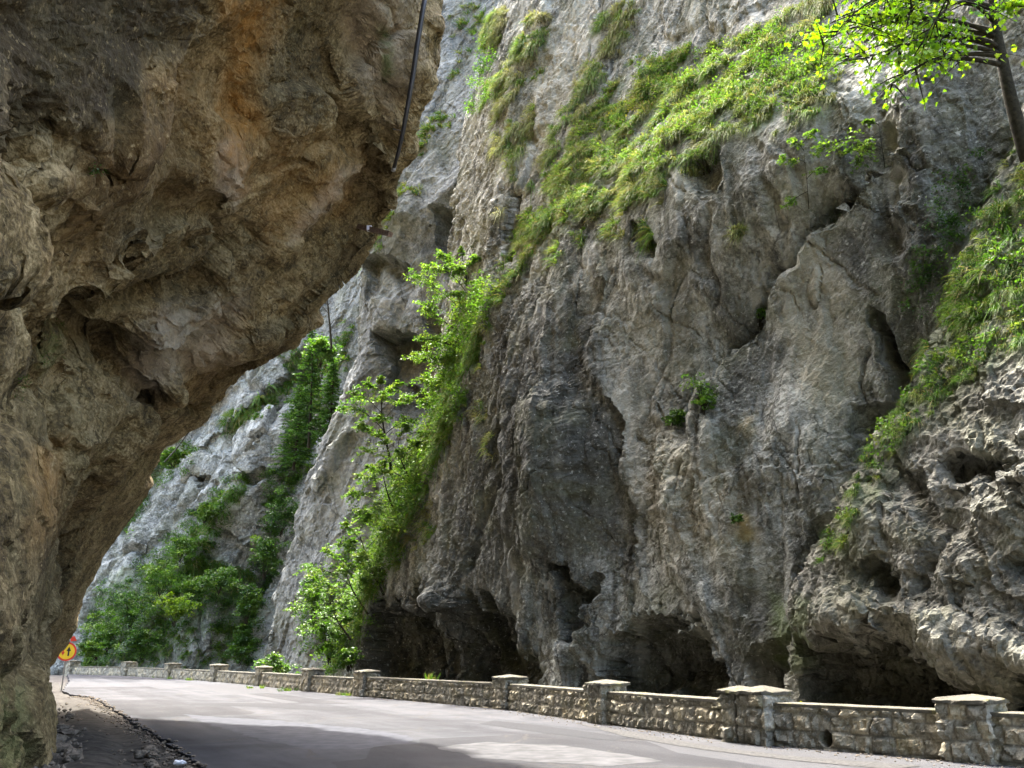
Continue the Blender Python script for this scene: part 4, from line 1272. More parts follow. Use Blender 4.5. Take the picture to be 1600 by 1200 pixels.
def post(p, d, h, label, seed, near, size=.8, cap=True, length=None, crack=False, pale=False):
    d = np.asarray(d) / np.linalg.norm(d); nrm = np.array([-d[1], d[0]])
    length = length or size
    root = empty('stone_post', (p[0], p[1], 0))
    tag(root, label, 'stone post', 'stone posts along the parapet')
    st = .028 if near else .1
    per = []
    for (ux, uy), ln in (((1, 0), length), ((0, 1), size), ((-1, 0), length), ((0, -1), size)):
        per.append(max(4, int(ln / st)))
    c = np.array([[-length / 2, -size / 2], [length / 2, -size / 2], [length / 2, size / 2], [-length / 2, size / 2]])
    xy = []; on_ = []; al = []
    s0 = 0
    for k_ in range(4):
        a_, b_ = c[k_], c[(k_ + 1) % 4]
        for u_ in np.linspace(0, 1, per[k_], endpoint=False):
            xy.append(a_ * (1 - u_) + b_ * u_)
            e_ = (b_ - a_) / np.linalg.norm(b_ - a_); no = np.array([e_[1], -e_[0]])
            if u_ == 0:
                e2 = (c[k_] - c[k_ - 1]); e2 = e2 / np.linalg.norm(e2); no = no + np.array([e2[1], -e2[0]])
            on_.append(no); al.append(s0 + u_ * np.linalg.norm(b_ - a_))
        s0 += np.linalg.norm(b_ - a_)
    xy = np.array(xy); on_ = np.array(on_); al = np.array(al)
    hb = h - (.16 if cap else .0)
    zs = np.linspace(-.15, hb, max(6, int(hb / st)))
    AL, ZZ = np.meshgrid(al, zs)
    rel, ti, jo = rubble(AL.ravel() + seed * 1.7, ZZ.ravel() + .02, seed + 40, .40, .33, .8)
    # dressed corners: a joint never opens right at the arris
    rel = rel.reshape(AL.shape)
    if crack:
        # the gap between the two posts built side by side
        fr = np.abs(xy[:, 0] + length * .16) < .03
        frm = (fr & (np.abs(np.abs(xy[:, 1]) - size / 2) < 1e-3))[None] & (ZZ > -1)
        rel = np.where(frm, rel - .22, rel); jo = np.where(frm.ravel(), 1, jo)
    off = rel - .03
    lx_ = xy[None, :, 0] + on_[None, :, 0] * off; ly_ = xy[None, :, 1] + on_[None, :, 1] * off
    X = p[0] + d[0] * lx_ + nrm[0] * ly_; Y = p[1] + d[1] * lx_ + nrm[1] * ly_
    V_ = np.stack([X, Y, ZZ + 0 * X], -1)
    nz_, npn = AL.shape
    idx_ = np.arange(nz_ * npn).reshape(nz_, npn); ix2 = np.roll(idx_, -1, 1)
    q_ = np.stack([idx_[:-1], ix2[:-1], ix2[1:], idx_[1:]], -1).reshape(-1, 4)
    whm = np.zeros(AL.shape)
    if pale:
        whm = smooth(-.05, .2, fbm(np.stack([AL.ravel() * 2.5, ZZ.ravel() * 1.6, AL.ravel() * 0 + seed], -1), 4, seed=seed).reshape(AL.shape)) * (np.abs(xy[None, :, 0]) > length / 2 - .01)
    tint = np.stack([ti, jo, whm.ravel(), np.ones(len(ti))], -1)
    mesh_object('masonry', V_.reshape(-1, 3), [q_, idx_[-1][None]], M_MAS, root, {'tint': tint})
    if cap:
        spans = [(0, length)] if not crack else [(-length / 2 + .34 * length / 2, .34 * length + .06), (length / 2 - .66 * length / 2, .66 * length + .02)]
        for cx_, ln in spans:
            hx, hy = ln / 2 + (.04 if not crack else .0), size / 2 + .05
            lv = [(1, hb + .002), (1.0, hb + .055), (.93, hb + .07), (.06, hb + .150)]
            pts_ = []; m_ = 12
            for sc, z_ in lv:
                for k_ in range(4):
                    a_ = np.array([[-hx, -hy], [hx, -hy], [hx, hy], [-hx, hy]])[k_]; b_ = np.array([[hx, -hy], [hx, hy], [-hx, hy], [-hx, -hy]])[k_]
                    for u_ in np.linspace(0, 1, m_, endpoint=False):
                        w_ = (a_ * (1 - u_) + b_ * u_) * sc
                        pts_.append([cx_ + w_[0], w_[1], z_])
            pts_ = np.array(pts_)
            pts_[:, :2] += .028 * np.stack([fbm(pts_ * 4 + seed, 3, seed=1), fbm(pts_ * 4 + seed, 3, seed=2)], -1) * 2
            pts_[:, 2] += .026 * fbm(pts_ * 4 + seed, 3, seed=3) * 2
            Vc = np.stack([p[0] + d[0] * pts_[:, 0] + nrm[0] * pts_[:, 1], p[1] + d[1] * pts_[:, 0] + nrm[1] * pts_[:, 1], pts_[:, 2]], -1)
            idx_ = np.arange(len(pts_)).reshape(4, -1); ix2 = np.roll(idx_, -1, 1)
            q_ = np.stack([idx_[:-1], ix2[:-1], ix2[1:], idx_[1:]], -1).reshape(-1, 4)
            mesh_object('cap', Vc, [q_, idx_[-1][None], idx_[0][::-1][None]], M_CAP, root, {'tint': np.ones((len(pts_), 4))})
    return root


POST_LABEL = ['large stone post with a pyramid cap just right of the drain hole', 'double stone post split by a vertical crack with two caps', 'stone post with yellow lichen on its cap in front of the middle cave',
              'stone post left of the middle cave with moss at its base', 'capped stone post below the dark left cave mouth', 'grey stone post below the shrubby left edge of the great wall',
              'stone post below the smooth slanting slab, next to the low round bush', 'stone post below the shaded foot of the slab', 'stone post with green weeds grown over its base', 'stone post in front of the pale far rock foot, third from the road sign',
              'farthest stone post, half hidden behind the yellow road sign']
dirs = [POST[max(i - 1, 0)] - POST[min(i + 1, len(POST) - 1)] for i in range(len(POST))]
HT = [1.08, 1.1, 1.1, 1.1, 1.12, 1.12, 1.12, 1.15, 1.15, 1.2, 1.25]
for i, p in enumerate(POST):
    post(p, dirs[i], HT[i], POST_LABEL[i], 3 + i, i < 5, .8 if i < 7 else .95, True, 1.2 if i == 1 else (1.0 if i == 5 else None), i == 1, i in (0, 1))
stub = ground(664, 1096)[:2]
post(stub, POST[3] - POST[4], .72, 'low broken stone stub without a cap between two capped posts', 33, True, .6, False, .9)

PANEL_LABEL = ['stone parapet section running off beyond the large near post', 'stone parapet section with a square drain hole', 'stone parapet section between the cracked double post and the next post',
               'stone parapet section under the narrow rock pillar left of the middle cave', 'long stone parapet section with a low stub and a grass tuft', 'short stone parapet section below the shrubby edge of the great wall',
               'stone parapet section right of the low round bush', 'stone parapet section below the foot of the smooth slanting slab', 'stone parapet section with pale rubble and weeds at its foot', 'stone parapet section with a green weed strip below the bushes',
               'farthest stone parapet section next to the yellow road sign']
for i in range(len(line) - 1):
    a_, b_ = line[i], line[i + 1]
    e_ = (b_ - a_) / np.linalg.norm(b_ - a_)
    hl = None
    if i == 1:
        hp = ground(1345, 1166)[:2]
        hl = (float((hp - a_) @ e_) - .3, .20, .115)
    s0_ = .3 if i > 0 else 0
    hh = .80 if i < 5 else (.74 if i < 7 else .70)
    if i == 1: hl = (hl[0], hl[1], hl[2])
    panel(a_ + e_ * s0_, b_ - e_ * .3, hh, PANEL_LABEL[i], 11 + i * 3, i < 5, hl)

# ------------------------------------------------------------------ road sign seen past the foot of the rock
M_YEL = simple_material('yellow_enamel', (.85, .62, .02), .4, 0, 5, .06, .0)
M_RED = simple_material('red_enamel', (.62, .04, .02), .4, 0, 5, .08, .0)
M_BLK = simple_material('black_paint', (.015, .015, .016), .5, 0, 5, .1, .0)
M_STEEL = simple_material('galvanised_steel', (.35, .35, .35), .5, .6, 8, .2, .1)
SG = at(104, 1018, 49)
sroot = empty('road_sign', (SG[0], SG[1], 0)); tag(sroot, 'round yellow road sign with a red rim and arrows, partly hidden behind the rock', 'road sign')
fx = norm(np.array([-SG[0], -SG[1], 0.0])); rx_ = np.array([-fx[1], fx[0], 0.0])      # faces the oncoming viewer


def disc(r0, r1, dep, th, mat, name, parent, cz=0.0, cx=0.0, n=40):
    a_ = np.linspace(0, 2 * math.pi, n, endpoint=False)
    m_ = MB(); c_ = SG + rx_ * cx + np.array([0, 0, cz])
    def rg(r, d_): return c_ + rx_ * (np.cos(a_) * r)[:, None] + np.array([0, 0, 1.0]) * (np.sin(a_) * r)[:, None] + fx * d_
    k_ = np.arange(n); k2 = (k_ + 1) % n
    if r0 <= 0:
        V_ = np.concatenate([rg(r1, dep - th), rg(r1, dep)])
        m_.add(V_, [np.stack([k_, k2, k2 + n, k_ + n], -1), (k_ + n)[None], k_[::-1][None]])
    else:
        V_ = np.concatenate([rg(r1, dep - th), rg(r1, dep), rg(r0, dep), rg(r0, dep - th)])
        m_.add(V_, [np.stack([k_ + j * n, k2 + j * n, k2 + ((j + 1) % 4) * n, k_ + ((j + 1) % 4) * n], -1) for j in range(4)])
    return m_.build(name, mat, parent)


def flat(poly, dep, th, mat, name, parent):
    poly = np.asarray(poly); n = len(poly); m_ = MB()
    f0 = SG + rx_ * poly[:, :1] + np.array([0, 0, 1.0]) * poly[:, 1:] + fx * dep
    k_ = np.arange(n); k2 = (k_ + 1) % n
    m_.add(np.concatenate([f0 - fx * th, f0]), [np.stack([k_, k2, k2 + n, k_ + n], -1), (k_ + n)[None], k_[::-1][None]])
    return m_.build(name, mat, parent)


disc(0, .46, .02, .02, M_YEL, 'panel', sroot)
disc(.385, .47, .03, .015, M_RED, 'rim', sroot)


def arrow(x, s, up):
    p_ = [(-.035, -.20), (.035, -.20), (.035, .02), (.10, .02), (0, .22), (-.10, .02), (-.035, .02)]
    return [(x + a_ * s, b_ * s * (1 if up else -1)) for a_, b_ in p_][::1 if up else -1]


flat(arrow(.10, 1.1, True), .026, .006, M_BLK, 'arrow', sroot)
flat(arrow(-.16, .9, False), .026, .006, M_RED, 'arrow', sroot)
mp = MB(); mp.tube([[SG[0] - fx[0] * .05, SG[1] - fx[1] * .05, -.1], [SG[0] - fx[0] * .05, SG[1] - fx[1] * .05, SG[2] + .95]], .035, 10)
mp.build('post', M_STEEL, sroot)
rt = flat([(.12, .50), (.42, .54), (.28, .78), (.10, .72)], .02, .03, M_RED, 'warning_flag', sroot)

# ------------------------------------------------------------------ pipe, beam and cable on the overhang
M_PIPE = simple_material('black_pipe', (.022, .021, .022), .45, 0, 7, .3, .1)
pp_ = [at(668, -24, 21.3), at(660, 20, 21.4), at(652, 70, 21.6), at(645, 120, 21.8), at(638, 160, 22.0), at(630, 205, 22.3), at(622, 240, 22.6), at(615, 264, 22.9)]
pr = empty('black_pipe', pp_[-1]); tag(pr, 'thin black pipe hanging down along the outer edge of the overhang', 'pipe')
m_ = MB(); m_.tube(pp_, [.072] * 4 + [.068, .062, .056, .05], 12); m_.build('pipe', M_PIPE, pr, smooth_shade=True)
m_ = MB(); m_.tube([pp_[-1] + [.03, 0, .12], pp_[-1] + [-.01, 0, -.06]], [.056, .066], 12); m_.build('end_fitting', M_STEEL, pr, smooth_shade=True)
for a_, b_ in ((pp_[2], at(640, 66, 23.9)), (pp_[5], at(606, 200, 24.8))):
    m_ = MB(); m_.tube([a_, b_], .02, 6); m_.build('bracket', M_STEEL, pr)
M_WOOD = simple_material('weathered_wood', (.17, .115, .08), .85, 0, 9, .35, .5)
b0, b1 = at(545, 350, 27.4), at(610, 366, 26.2)
br = empty('wooden_beam', b1); tag(br, 'short brown wooden beam sticking out from the edge of the overhang', 'beam')
d_ = norm(b1 - b0); m_ = MB()
sdv = norm(np.cross(d_, [0, 0, 1.0])); upv = np.cross(sdv, d_)
Vb = np.array([c_ + sdv * sx_ * .09 + upv * sz_ * .075 for c_ in (b0, b1) for sx_, sz_ in ((-1, -1), (1, -1), (1, 1), (-1, 1))])
m_.add(Vb, [np.array([[0, 1, 5, 4], [1, 2, 6, 5], [2, 3, 7, 6], [3, 0, 4, 7], [3, 2, 1, 0], [4, 5, 6, 7]])]); m_.build('timber', M_WOOD, br)
m_ = MB(); c_ = at(577, 358, 26.75); m_.box(c_ + upv * .02, (.16, .16, .15)); m_.build('insulator', simple_material('white_ceramic', (.7, .68, .74), .3, 0, 5, .05, 0), br)
cb = [at(392, 566, 30.0), at(337, 624, 31.2), at(318, 645, 31.6), at(295, 675, 32.4), at(275, 702, 33.2), at(257, 722, 34.0)]
m_ = MB(); m_.tube(cb, .022, 8); tag(m_.build('black_cable', M_PIPE), 'black cable strung along the lower left edge of the overhang', 'cable')


# ------------------------------------------------------------------ vegetation
def frames(n):
    r = rng.normal(size=(n, 3)); return norm(r)


def grass_mesh(P, N, size, blades, width, palette, droop=0.9, up=0.7, spread=0.18):
    """tussocks of drooping blades; palette rows are (r,g,b) tints picked per tussock with jitter per blade"""
    T = len(P); K = blades
    size = np.broadcast_to(size, (T,))
    n = T * K
    Pb = np.repeat(P, K, 0); Nb = np.repeat(N, K, 0); sb_ = np.repeat(size, K)
    hor = frames(n)
    d0 = norm(Nb * 0.75 + np.array([0, 0, up]) + hor * 0.62)
    base = Pb + (hor - (hor * Nb).sum(1, keepdims=True) * Nb) * (spread * sb_)[:, None] * rng.random((n, 1)) - Nb * .03
    Ln = sb_ * rng.uniform(.5, 1.1, n)
    sidev_ = norm(np.cross(d0, frames(n)))
    t = np.array([0, .36, .7, 1.0]); wv = np.array([1, .85, .55, .08])
    dr = droop * rng.uniform(.6, 1.25, n)
    C = base[:, None] + d0[:, None] * (Ln[:, None] * t)[..., None] - np.array([0, 0, 1.0]) * (dr[:, None] * Ln[:, None] * t ** 2)[..., None]
    w_ = (width * rng.uniform(.6, 1.3, n))[:, None] * wv
    A_ = C - sidev_[:, None] * w_[..., None] / 2; B_ = C + sidev_[:, None] * w_[..., None] / 2
    V_ = np.stack([A_, B_], 2).reshape(-1, 3)
    i0 = np.arange(n)[:, None] * 8 + np.arange(3)[None] * 2
    q_ = np.stack([i0, i0 + 1, i0 + 3, i0 + 2], -1).reshape(-1, 4)
    pal = np.asarray(palette)
    ci = np.clip((fbm(P * .45, 3, seed=141) * 1.5 + .5 + rng.normal(size=T) * .22), 0, .999)
    tc = pal[(ci * len(pal)).astype(int)]
    col_ = np.repeat(tc, K, 0) * rng.uniform(.75, 1.25, (n, 1))
    dry = rng.random(n) < .14
    col_[dry] = np.array([.30, .25, .12]) * rng.uniform(.7, 1.2, (dry.sum(), 1))
    col_ = np.repeat(col_, 8, 0)
    return V_, q_, col_


GREEN = [(.10, .185, .035), (.125, .215, .042), (.155, .235, .05), (.08, .155, .035), (.18, .225, .065)]
LUSH = [(.07, .15, .022), (.09, .18, .025), (.12, .20, .03), (.06, .13, .02)]
DRYG = [(.19, .225, .085), (.25, .25, .12), (.14, .20, .06), (.23, .225, .115)]


class Grass:
    def __init__(s): s.m = MB()

    def patch(s, cliff, poly, n, size, blades=26, width=.03, pal=GREEN, **kw):
        mz = kw.pop('min_z', None); jit = kw.pop('jitter', 10)
        P, N = cliff.sample(poly, n, min_z=mz, jitter=jit, gap=-.45 if cliff is side else 0.0)
        if len(P) == 0: return
        # clump the tussocks a little
        sz = rng.uniform(*size, len(P))
        V_, q_, c_ = grass_mesh(P, N, sz, blades, width, pal, **kw)
        s.m.add(V_, [q_], c_)

    def build(s, name, label): return tag(s.m.build(name, M_GRASS), label, 'grass', kind='stuff')


LEDGE = [(786, 448), (800, 400), (828, 330), (868, 262), (905, 200), (945, 140), (985, 100), (1050, 82), (1120, 66), (1190, 42), (1250, 10), (1300, 40), (1310, 120), (1285, 150), (1230, 168), (1160, 190), (1120, 205), (1070, 232), (1010, 290), (970, 320), (930, 330), (880, 352), (850, 372), (815, 420)]
g = Grass()
g.patch(wall, LEDGE, 700, (.4, .8), 34, .028, GREEN)
g.patch(wall, LEDGE, 900, (.5, .95), 64, .024, DRYG + GREEN, droop=1.15, up=1.0, spread=.2)
g.patch(wall, [(1120, 205), (1230, 168), (1300, 130), (1310, 160), (1230, 195), (1130, 232), (1060, 250), (1010, 300), (930, 340), (930, 320), (1010, 270)], 150, (.4, .75), 60, .022, DRYG + GREEN, droop=1.3, up=.8, spread=.16)
g.patch(wall, [(786, 448), (800, 400), (828, 330), (868, 262), (920, 220), (1010, 240), (1010, 290), (970, 320), (930, 330), (880, 352), (850, 372), (815, 420)], 420, (.5, .95), 34, .034, GREEN + DRYG)
g.patch(wall, [(980, 100), (1200, 45), (1290, 60), (1290, 140), (1100, 170), (1000, 200), (920, 260)], 300, (.4, .8), 34, .028, GREEN)
for poly, n in (([(915, 330), (1010, 290), (1050, 270), (1040, 320), (960, 350), (930, 345)], 60), ([(960, 345), (1010, 330), (1000, 350), (960, 360)], 14),
                ([(985, 350), (1028, 345), (1028, 385), (990, 390)], 26), ([(893, 355), (920, 355), (915, 390), (893, 395)], 14), ([(865, 385), (885, 385), (885, 410), (866, 412)], 10),
                ([(945, 340), (975, 340), (970, 380), (950, 380)], 10), ([(1055, 250), (1085, 245), (1085, 275), (1060, 280)], 12), ([(1150, 350), (1170, 350), (1165, 385), (1150, 385)], 8)):
    g.patch(wall, poly, n, (.5, .95), 32, .026, DRYG + GREEN, jitter=4)
g.build('ledge_grass', 'thick drooping grass covering the sloping ledge of the great wall')

g = Grass()
for poly, n in (([(700, 30), (740, 10), (790, 25), (780, 60), (740, 75), (715, 120), (700, 100)], 110), ([(790, 90), (830, 30), (850, 0), (865, 20), (850, 90), (830, 150), (815, 200), (800, 240), (780, 250), (780, 200), (760, 160), (760, 130)], 150),
                ([(905, 130), (925, 70), (955, 20), (985, 0), (985, 40), (950, 80), (930, 130), (905, 160)], 60), ([(960, 60), (975, 45), (975, 75), (960, 90)], 10), ([(835, 160), (850, 170), (800, 300), (790, 330), (780, 330), (790, 260)], 60)):
    g.patch(wall, poly, n, (.6, 1.15), 60, .030, GREEN + DRYG, droop=1.35, up=.9)
    g.patch(slab, poly, n // 2, (.6, 1.1), 26, .04, GREEN)
g.patch(wall, [(905, 130), (940, 60), (1000, 0), (990, 50), (950, 110), (920, 170), (880, 230), (840, 300), (820, 330), (850, 230)], 120, (.5, 1.0), 60, .028, GREEN + DRYG, droop=1.35)
g.patch(wall, [(1230, 20), (1300, -10), (1290, 60), (1230, 60)], 60, (.6, 1.1), 60, .026, DRYG, droop=1.4)
g.patch(wall, [(770, 440), (790, 400), (815, 415), (800, 450), (780, 475), (765, 470)], 60, (.5, .9), 30, .032, GREEN)
g.patch(wall, [(748, 520), (765, 470), (775, 480), (752, 560), (735, 620), (715, 660), (690, 720), (668, 760), (640, 790), (650, 740), (700, 640)], 170, (.4, .8), 28, .034, GREEN)
g.patch(wall, [(740, 625), (768, 620), (766, 660), (740, 665)], 14, (.4, .7), 26, .03, DRYG, jitter=3)
g.patch(wall, [(752, 680), (770, 680), (768, 715), (752, 715)], 10, (.4, .7), 26, .03, DRYG, jitter=3)
g.patch(wall, [(640, 790), (672, 790), (685, 830), (665, 860), (640, 850), (625, 900), (605, 900), (620, 840)], 60, (.4, .8), 28, .034, GREEN + DRYG, jitter=5)
g.patch(wall, [(470, 1045), (515, 960), (545, 860), (590, 770), (660, 700), (740, 520), (765, 500), (720, 640), (640, 820), (600, 890), (580, 930), (560, 990), (520, 1050)], 560, (.5, 1.0), 40, .032, GREEN + LUSH, droop=1.2)
g.build('flank_grass', 'sunlit grass along the leaning left edge of the great wall')

g = Grass()
BELT = [(1612, 200), (1575, 240), (1545, 300), (1510, 400), (1475, 470), (1440, 560), (1420, 600), (1385, 660), (1340, 720), (1310, 790), (1290, 850), (1320, 860), (1345, 800), (1370, 750), (1400, 715), (1440, 680), (1480, 620), (1520, 590), (1560, 560), (1612, 540)]
g.patch(side, BELT, 1000, (.3, .62), 56, .016, GREEN + LUSH, droop=1.1, up=.95)
g.patch(side, [(1612, 210), (1560, 280), (1520, 400), (1470, 500), (1520, 540), (1612, 480)], 420, (.4, .8), 36, .02, GREEN + LUSH)
g.patch(side, [(1270, 870), (1300, 830), (1310, 860), (1280, 890)], 20, (.3, .5), 26, .018, LUSH, jitter=4)
g.build('belt_grass', 'green grass belt hanging over the pitted rock mass beside the dark corner')

g = Grass()
for poly, n in (([(598, 300), (630, 290), (655, 298), (640, 325), (615, 350), (600, 385), (575, 405), (565, 400), (575, 370)], 150), ([(640, 215), (680, 185), (710, 185), (690, 215), (650, 245), (620, 265), (625, 235)], 110), ([(735, 215), (750, 210), (745, 235), (730, 235)], 12), ([(605, 275), (620, 270), (620, 290), (600, 295)], 14)):
    g.patch(slab, poly, n, (.6, 1.2), 26, .045, GREEN, jitter=6)
g.patch(slab, [(500, 560), (555, 500), (560, 520), (540, 580), (500, 650), (470, 720), (460, 700)], 90, (.8, 1.5), 22, .06, LUSH)
g.build('slab_grass', 'tufts of grass on small ledges of the blue-grey slab wall')

g = Grass()
for poly, n in (([(340, 662), (400, 620), (455, 588), (468, 600), (440, 630), (400, 655), (350, 675)], 150), ([(310, 830), (345, 770), (380, 738), (388, 755), (340, 830), (310, 890), (285, 890)], 260), ([(240, 880), (300, 850), (300, 900), (230, 940)], 120), ([(195, 780), (230, 760), (210, 820), (190, 820)], 40), ([(255, 720), (290, 690), (300, 700), (270, 740)], 40), ([(480, 560), (560, 500), (560, 530), (500, 620), (470, 700)], 130), ([(440, 560), (470, 530), (480, 550), (450, 580)], 30), ([(300, 890), (340, 880), (400, 890), (390, 930), (320, 930)], 110), ([(140, 1040), (400, 1040), (400, 980), (140, 960)], 160)):
    g.patch(far, poly, n, (.8, 1.6), 22, .065, LUSH + GREEN[:2], jitter=6)
g.build('far_grass', 'dark green grass on the ledges and gullies of the distant cliff')


def herb_mesh(P, N, size, leaves, leaf, palette):
    """low leafy plants: little sprays of pointed leaves"""
    T, K = len(P), leaves; n = T * K
    sz = np.repeat(np.broadcast_to(size, (T,)), K)
    o = frames(n) * rng.random((n, 1)) ** .5
    c = np.repeat(P, K, 0) + np.repeat(N, K, 0) * (sz * .45)[:, None] + o * sz[:, None] * np.array([.75, .75, .55])
    tc = np.asarray(palette)[rng.integers(0, len(palette), T)]
    return leaf_quads(c, np.repeat(tc, K, 0), leaf)


def leaf_quads(c, tint, leaf, flatness=.55, axis_dir=None):
    n = len(c)
    d = frames(n); d[:, 2] *= .5; d = norm(d)
    if axis_dir is not None: d = norm(d * .8 + axis_dir)
    d[:, 2] -= .15; d = norm(d)
    nn = norm(frames(n) * (1 - flatness) + np.array([0, 0, flatness]))
    s_ = norm(np.cross(d, nn)); l = leaf * rng.uniform(.4, 1.35, n)
    up_ = np.cross(s_, d)
    a_ = c - d * l[:, None] * .5; b_ = c + d * l[:, None] * .5
    m_ = c + up_ * l[:, None] * -.08 - d * (l * .06)[:, None]
    L1 = m_ + s_ * l[:, None] * .33 + up_ * l[:, None] * .12; R1 = m_ - s_ * l[:, None] * .33 + up_ * l[:, None] * .12
    V_ = np.stack([a_, L1, b_, R1], 1).reshape(-1, 3)
    i_ = np.arange(n)[:, None] * 4
    q_ = np.concatenate([i_ + np.array([0, 1, 2]), i_ + np.array([0, 2, 3])])
    col_ = np.repeat(tint * rng.uniform(.72, 1.28, (n, 1)), 4, 0)
    return V_, q_, col_


LIME = [(.115, .20, .035), (.14, .225, .042), (.09, .17, .03), (.16, .215, .05)]
MIDL = [(.07, .15, .02), (.09, .18, .025), (.055, .12, .02), (.12, .20, .03)]
DARKL = [(.035, .085, .018), (.045, .10, .02), (.06, .12, .022)]


def herbs(items, name, label):
    m = MB()
    for cliff, poly, n, size, leaves, leaf, pal in items:
        P, N = cliff.sample(poly, n, gap=-.3)
        if len(P): V_, q_, c_ = herb_mesh(P, N, rng.uniform(size * .6, size * 1.3, len(P)), leaves, leaf, pal); m.add(V_, [q_], c_)
    tag(m.build(name, M_LEAF), label, 'undergrowth', kind='stuff')


herbs([(wall, LEDGE, 210, .5, 44, .085, LIME + MIDL), (wall, [(960, 170), (1010, 150), (1020, 200), (960, 230)], 9, .45, 30, .07, [(.27, .26, .04)]), (wall, [(1190, 90), (1290, 60), (1300, 130), (1200, 130)], 40, .5, 40, .09, MIDL)],
      'ledge_herbs', 'leafy herbs and yellow flowers growing among the ledge grass')
herbs([(wall, [(465, 1050), (515, 960), (540, 850), (590, 770), (640, 720), (660, 750), (650, 820), (610, 890), (580, 930), (560, 1000), (530, 1055)], 520, .8, 60, .125, MIDL + LIME), (wall, [(600, 760), (640, 680), (690, 580), (720, 480), (765, 440), (770, 480), (740, 570), (720, 650), (680, 740), (640, 800)], 330, .7, 60, .115, LIME + MIDL[:1]),
       (slab, [(475, 950), (530, 860), (560, 800), (600, 780), (560, 900), (510, 1000), (480, 1040)], 110, .9, 46, .16, MIDL), (wall, [(690, 40), (780, 60), (780, 150), (740, 180), (700, 160)], 40, .6, 40, .12, MIDL)],
      'flank_undergrowth', 'leafy undergrowth spilling down beside the left edge of the great wall')
herbs([(side, BELT, 300, .35, 46, .075, MIDL + LIME), (side, [(1500, 240), (1560, 240), (1540, 330), (1500, 400), (1480, 470)], 50, .4, 46, .075, DARKL + MIDL), (wall, [(1480, 250), (1540, 240), (1500, 420), (1440, 500), (1410, 480)], 60, .4, 46, .075, DARKL)],
      'belt_herbs', 'small leafy plants mixed into the green belt over the pitted rock')
herbs([(far, [(130, 1040), (150, 930), (240, 870), (300, 800), (370, 745), (385, 760), (320, 880), (400, 890), (400, 1040), (345, 1040), (330, 960), (280, 980), (230, 1040)], 620, .95, 60, .19, MIDL + DARKL),
       (far, [(420, 740), (455, 640), (480, 560), (520, 520), (550, 530), (520, 640), (470, 760), (440, 880), (410, 980), (370, 1040), (375, 940), (400, 860)], 520, 1.0, 60, .2, DARKL + MIDL), (far, [(190, 810), (215, 770), (300, 690), (320, 700), (230, 800), (200, 840)], 50, 1.0, 50, .22, DARKL + MIDL)],
      'far_undergrowth', 'dense green undergrowth filling the gullies of the distant cliff')
herbs([(over, [(60, 500), (105, 490), (100, 560), (60, 580)], 26, .14, 20, .03, MIDL), (over, [(15, 580), (60, 570), (60, 610), (20, 615)], 16, .14, 20, .03, MIDL), (over, [(125, 250), (150, 250), (150, 270), (125, 275)], 5, .16, 20, .035, DARKL)],
      'roof_ferns', 'tiny green ferns clinging to the underside of the overhang')


# --- trees
def arc(p0, p1, bow, n=10, droop=0.0):
    p0, p1 = np.asarray(p0, float), np.asarray(p1, float)
    t = np.linspace(0, 1, n)[:, None]
    return p0 * (1 - t) + p1 * t + np.asarray(bow) * (4 * t * (1 - t)) - np.array([0, 0, droop]) * t ** 2


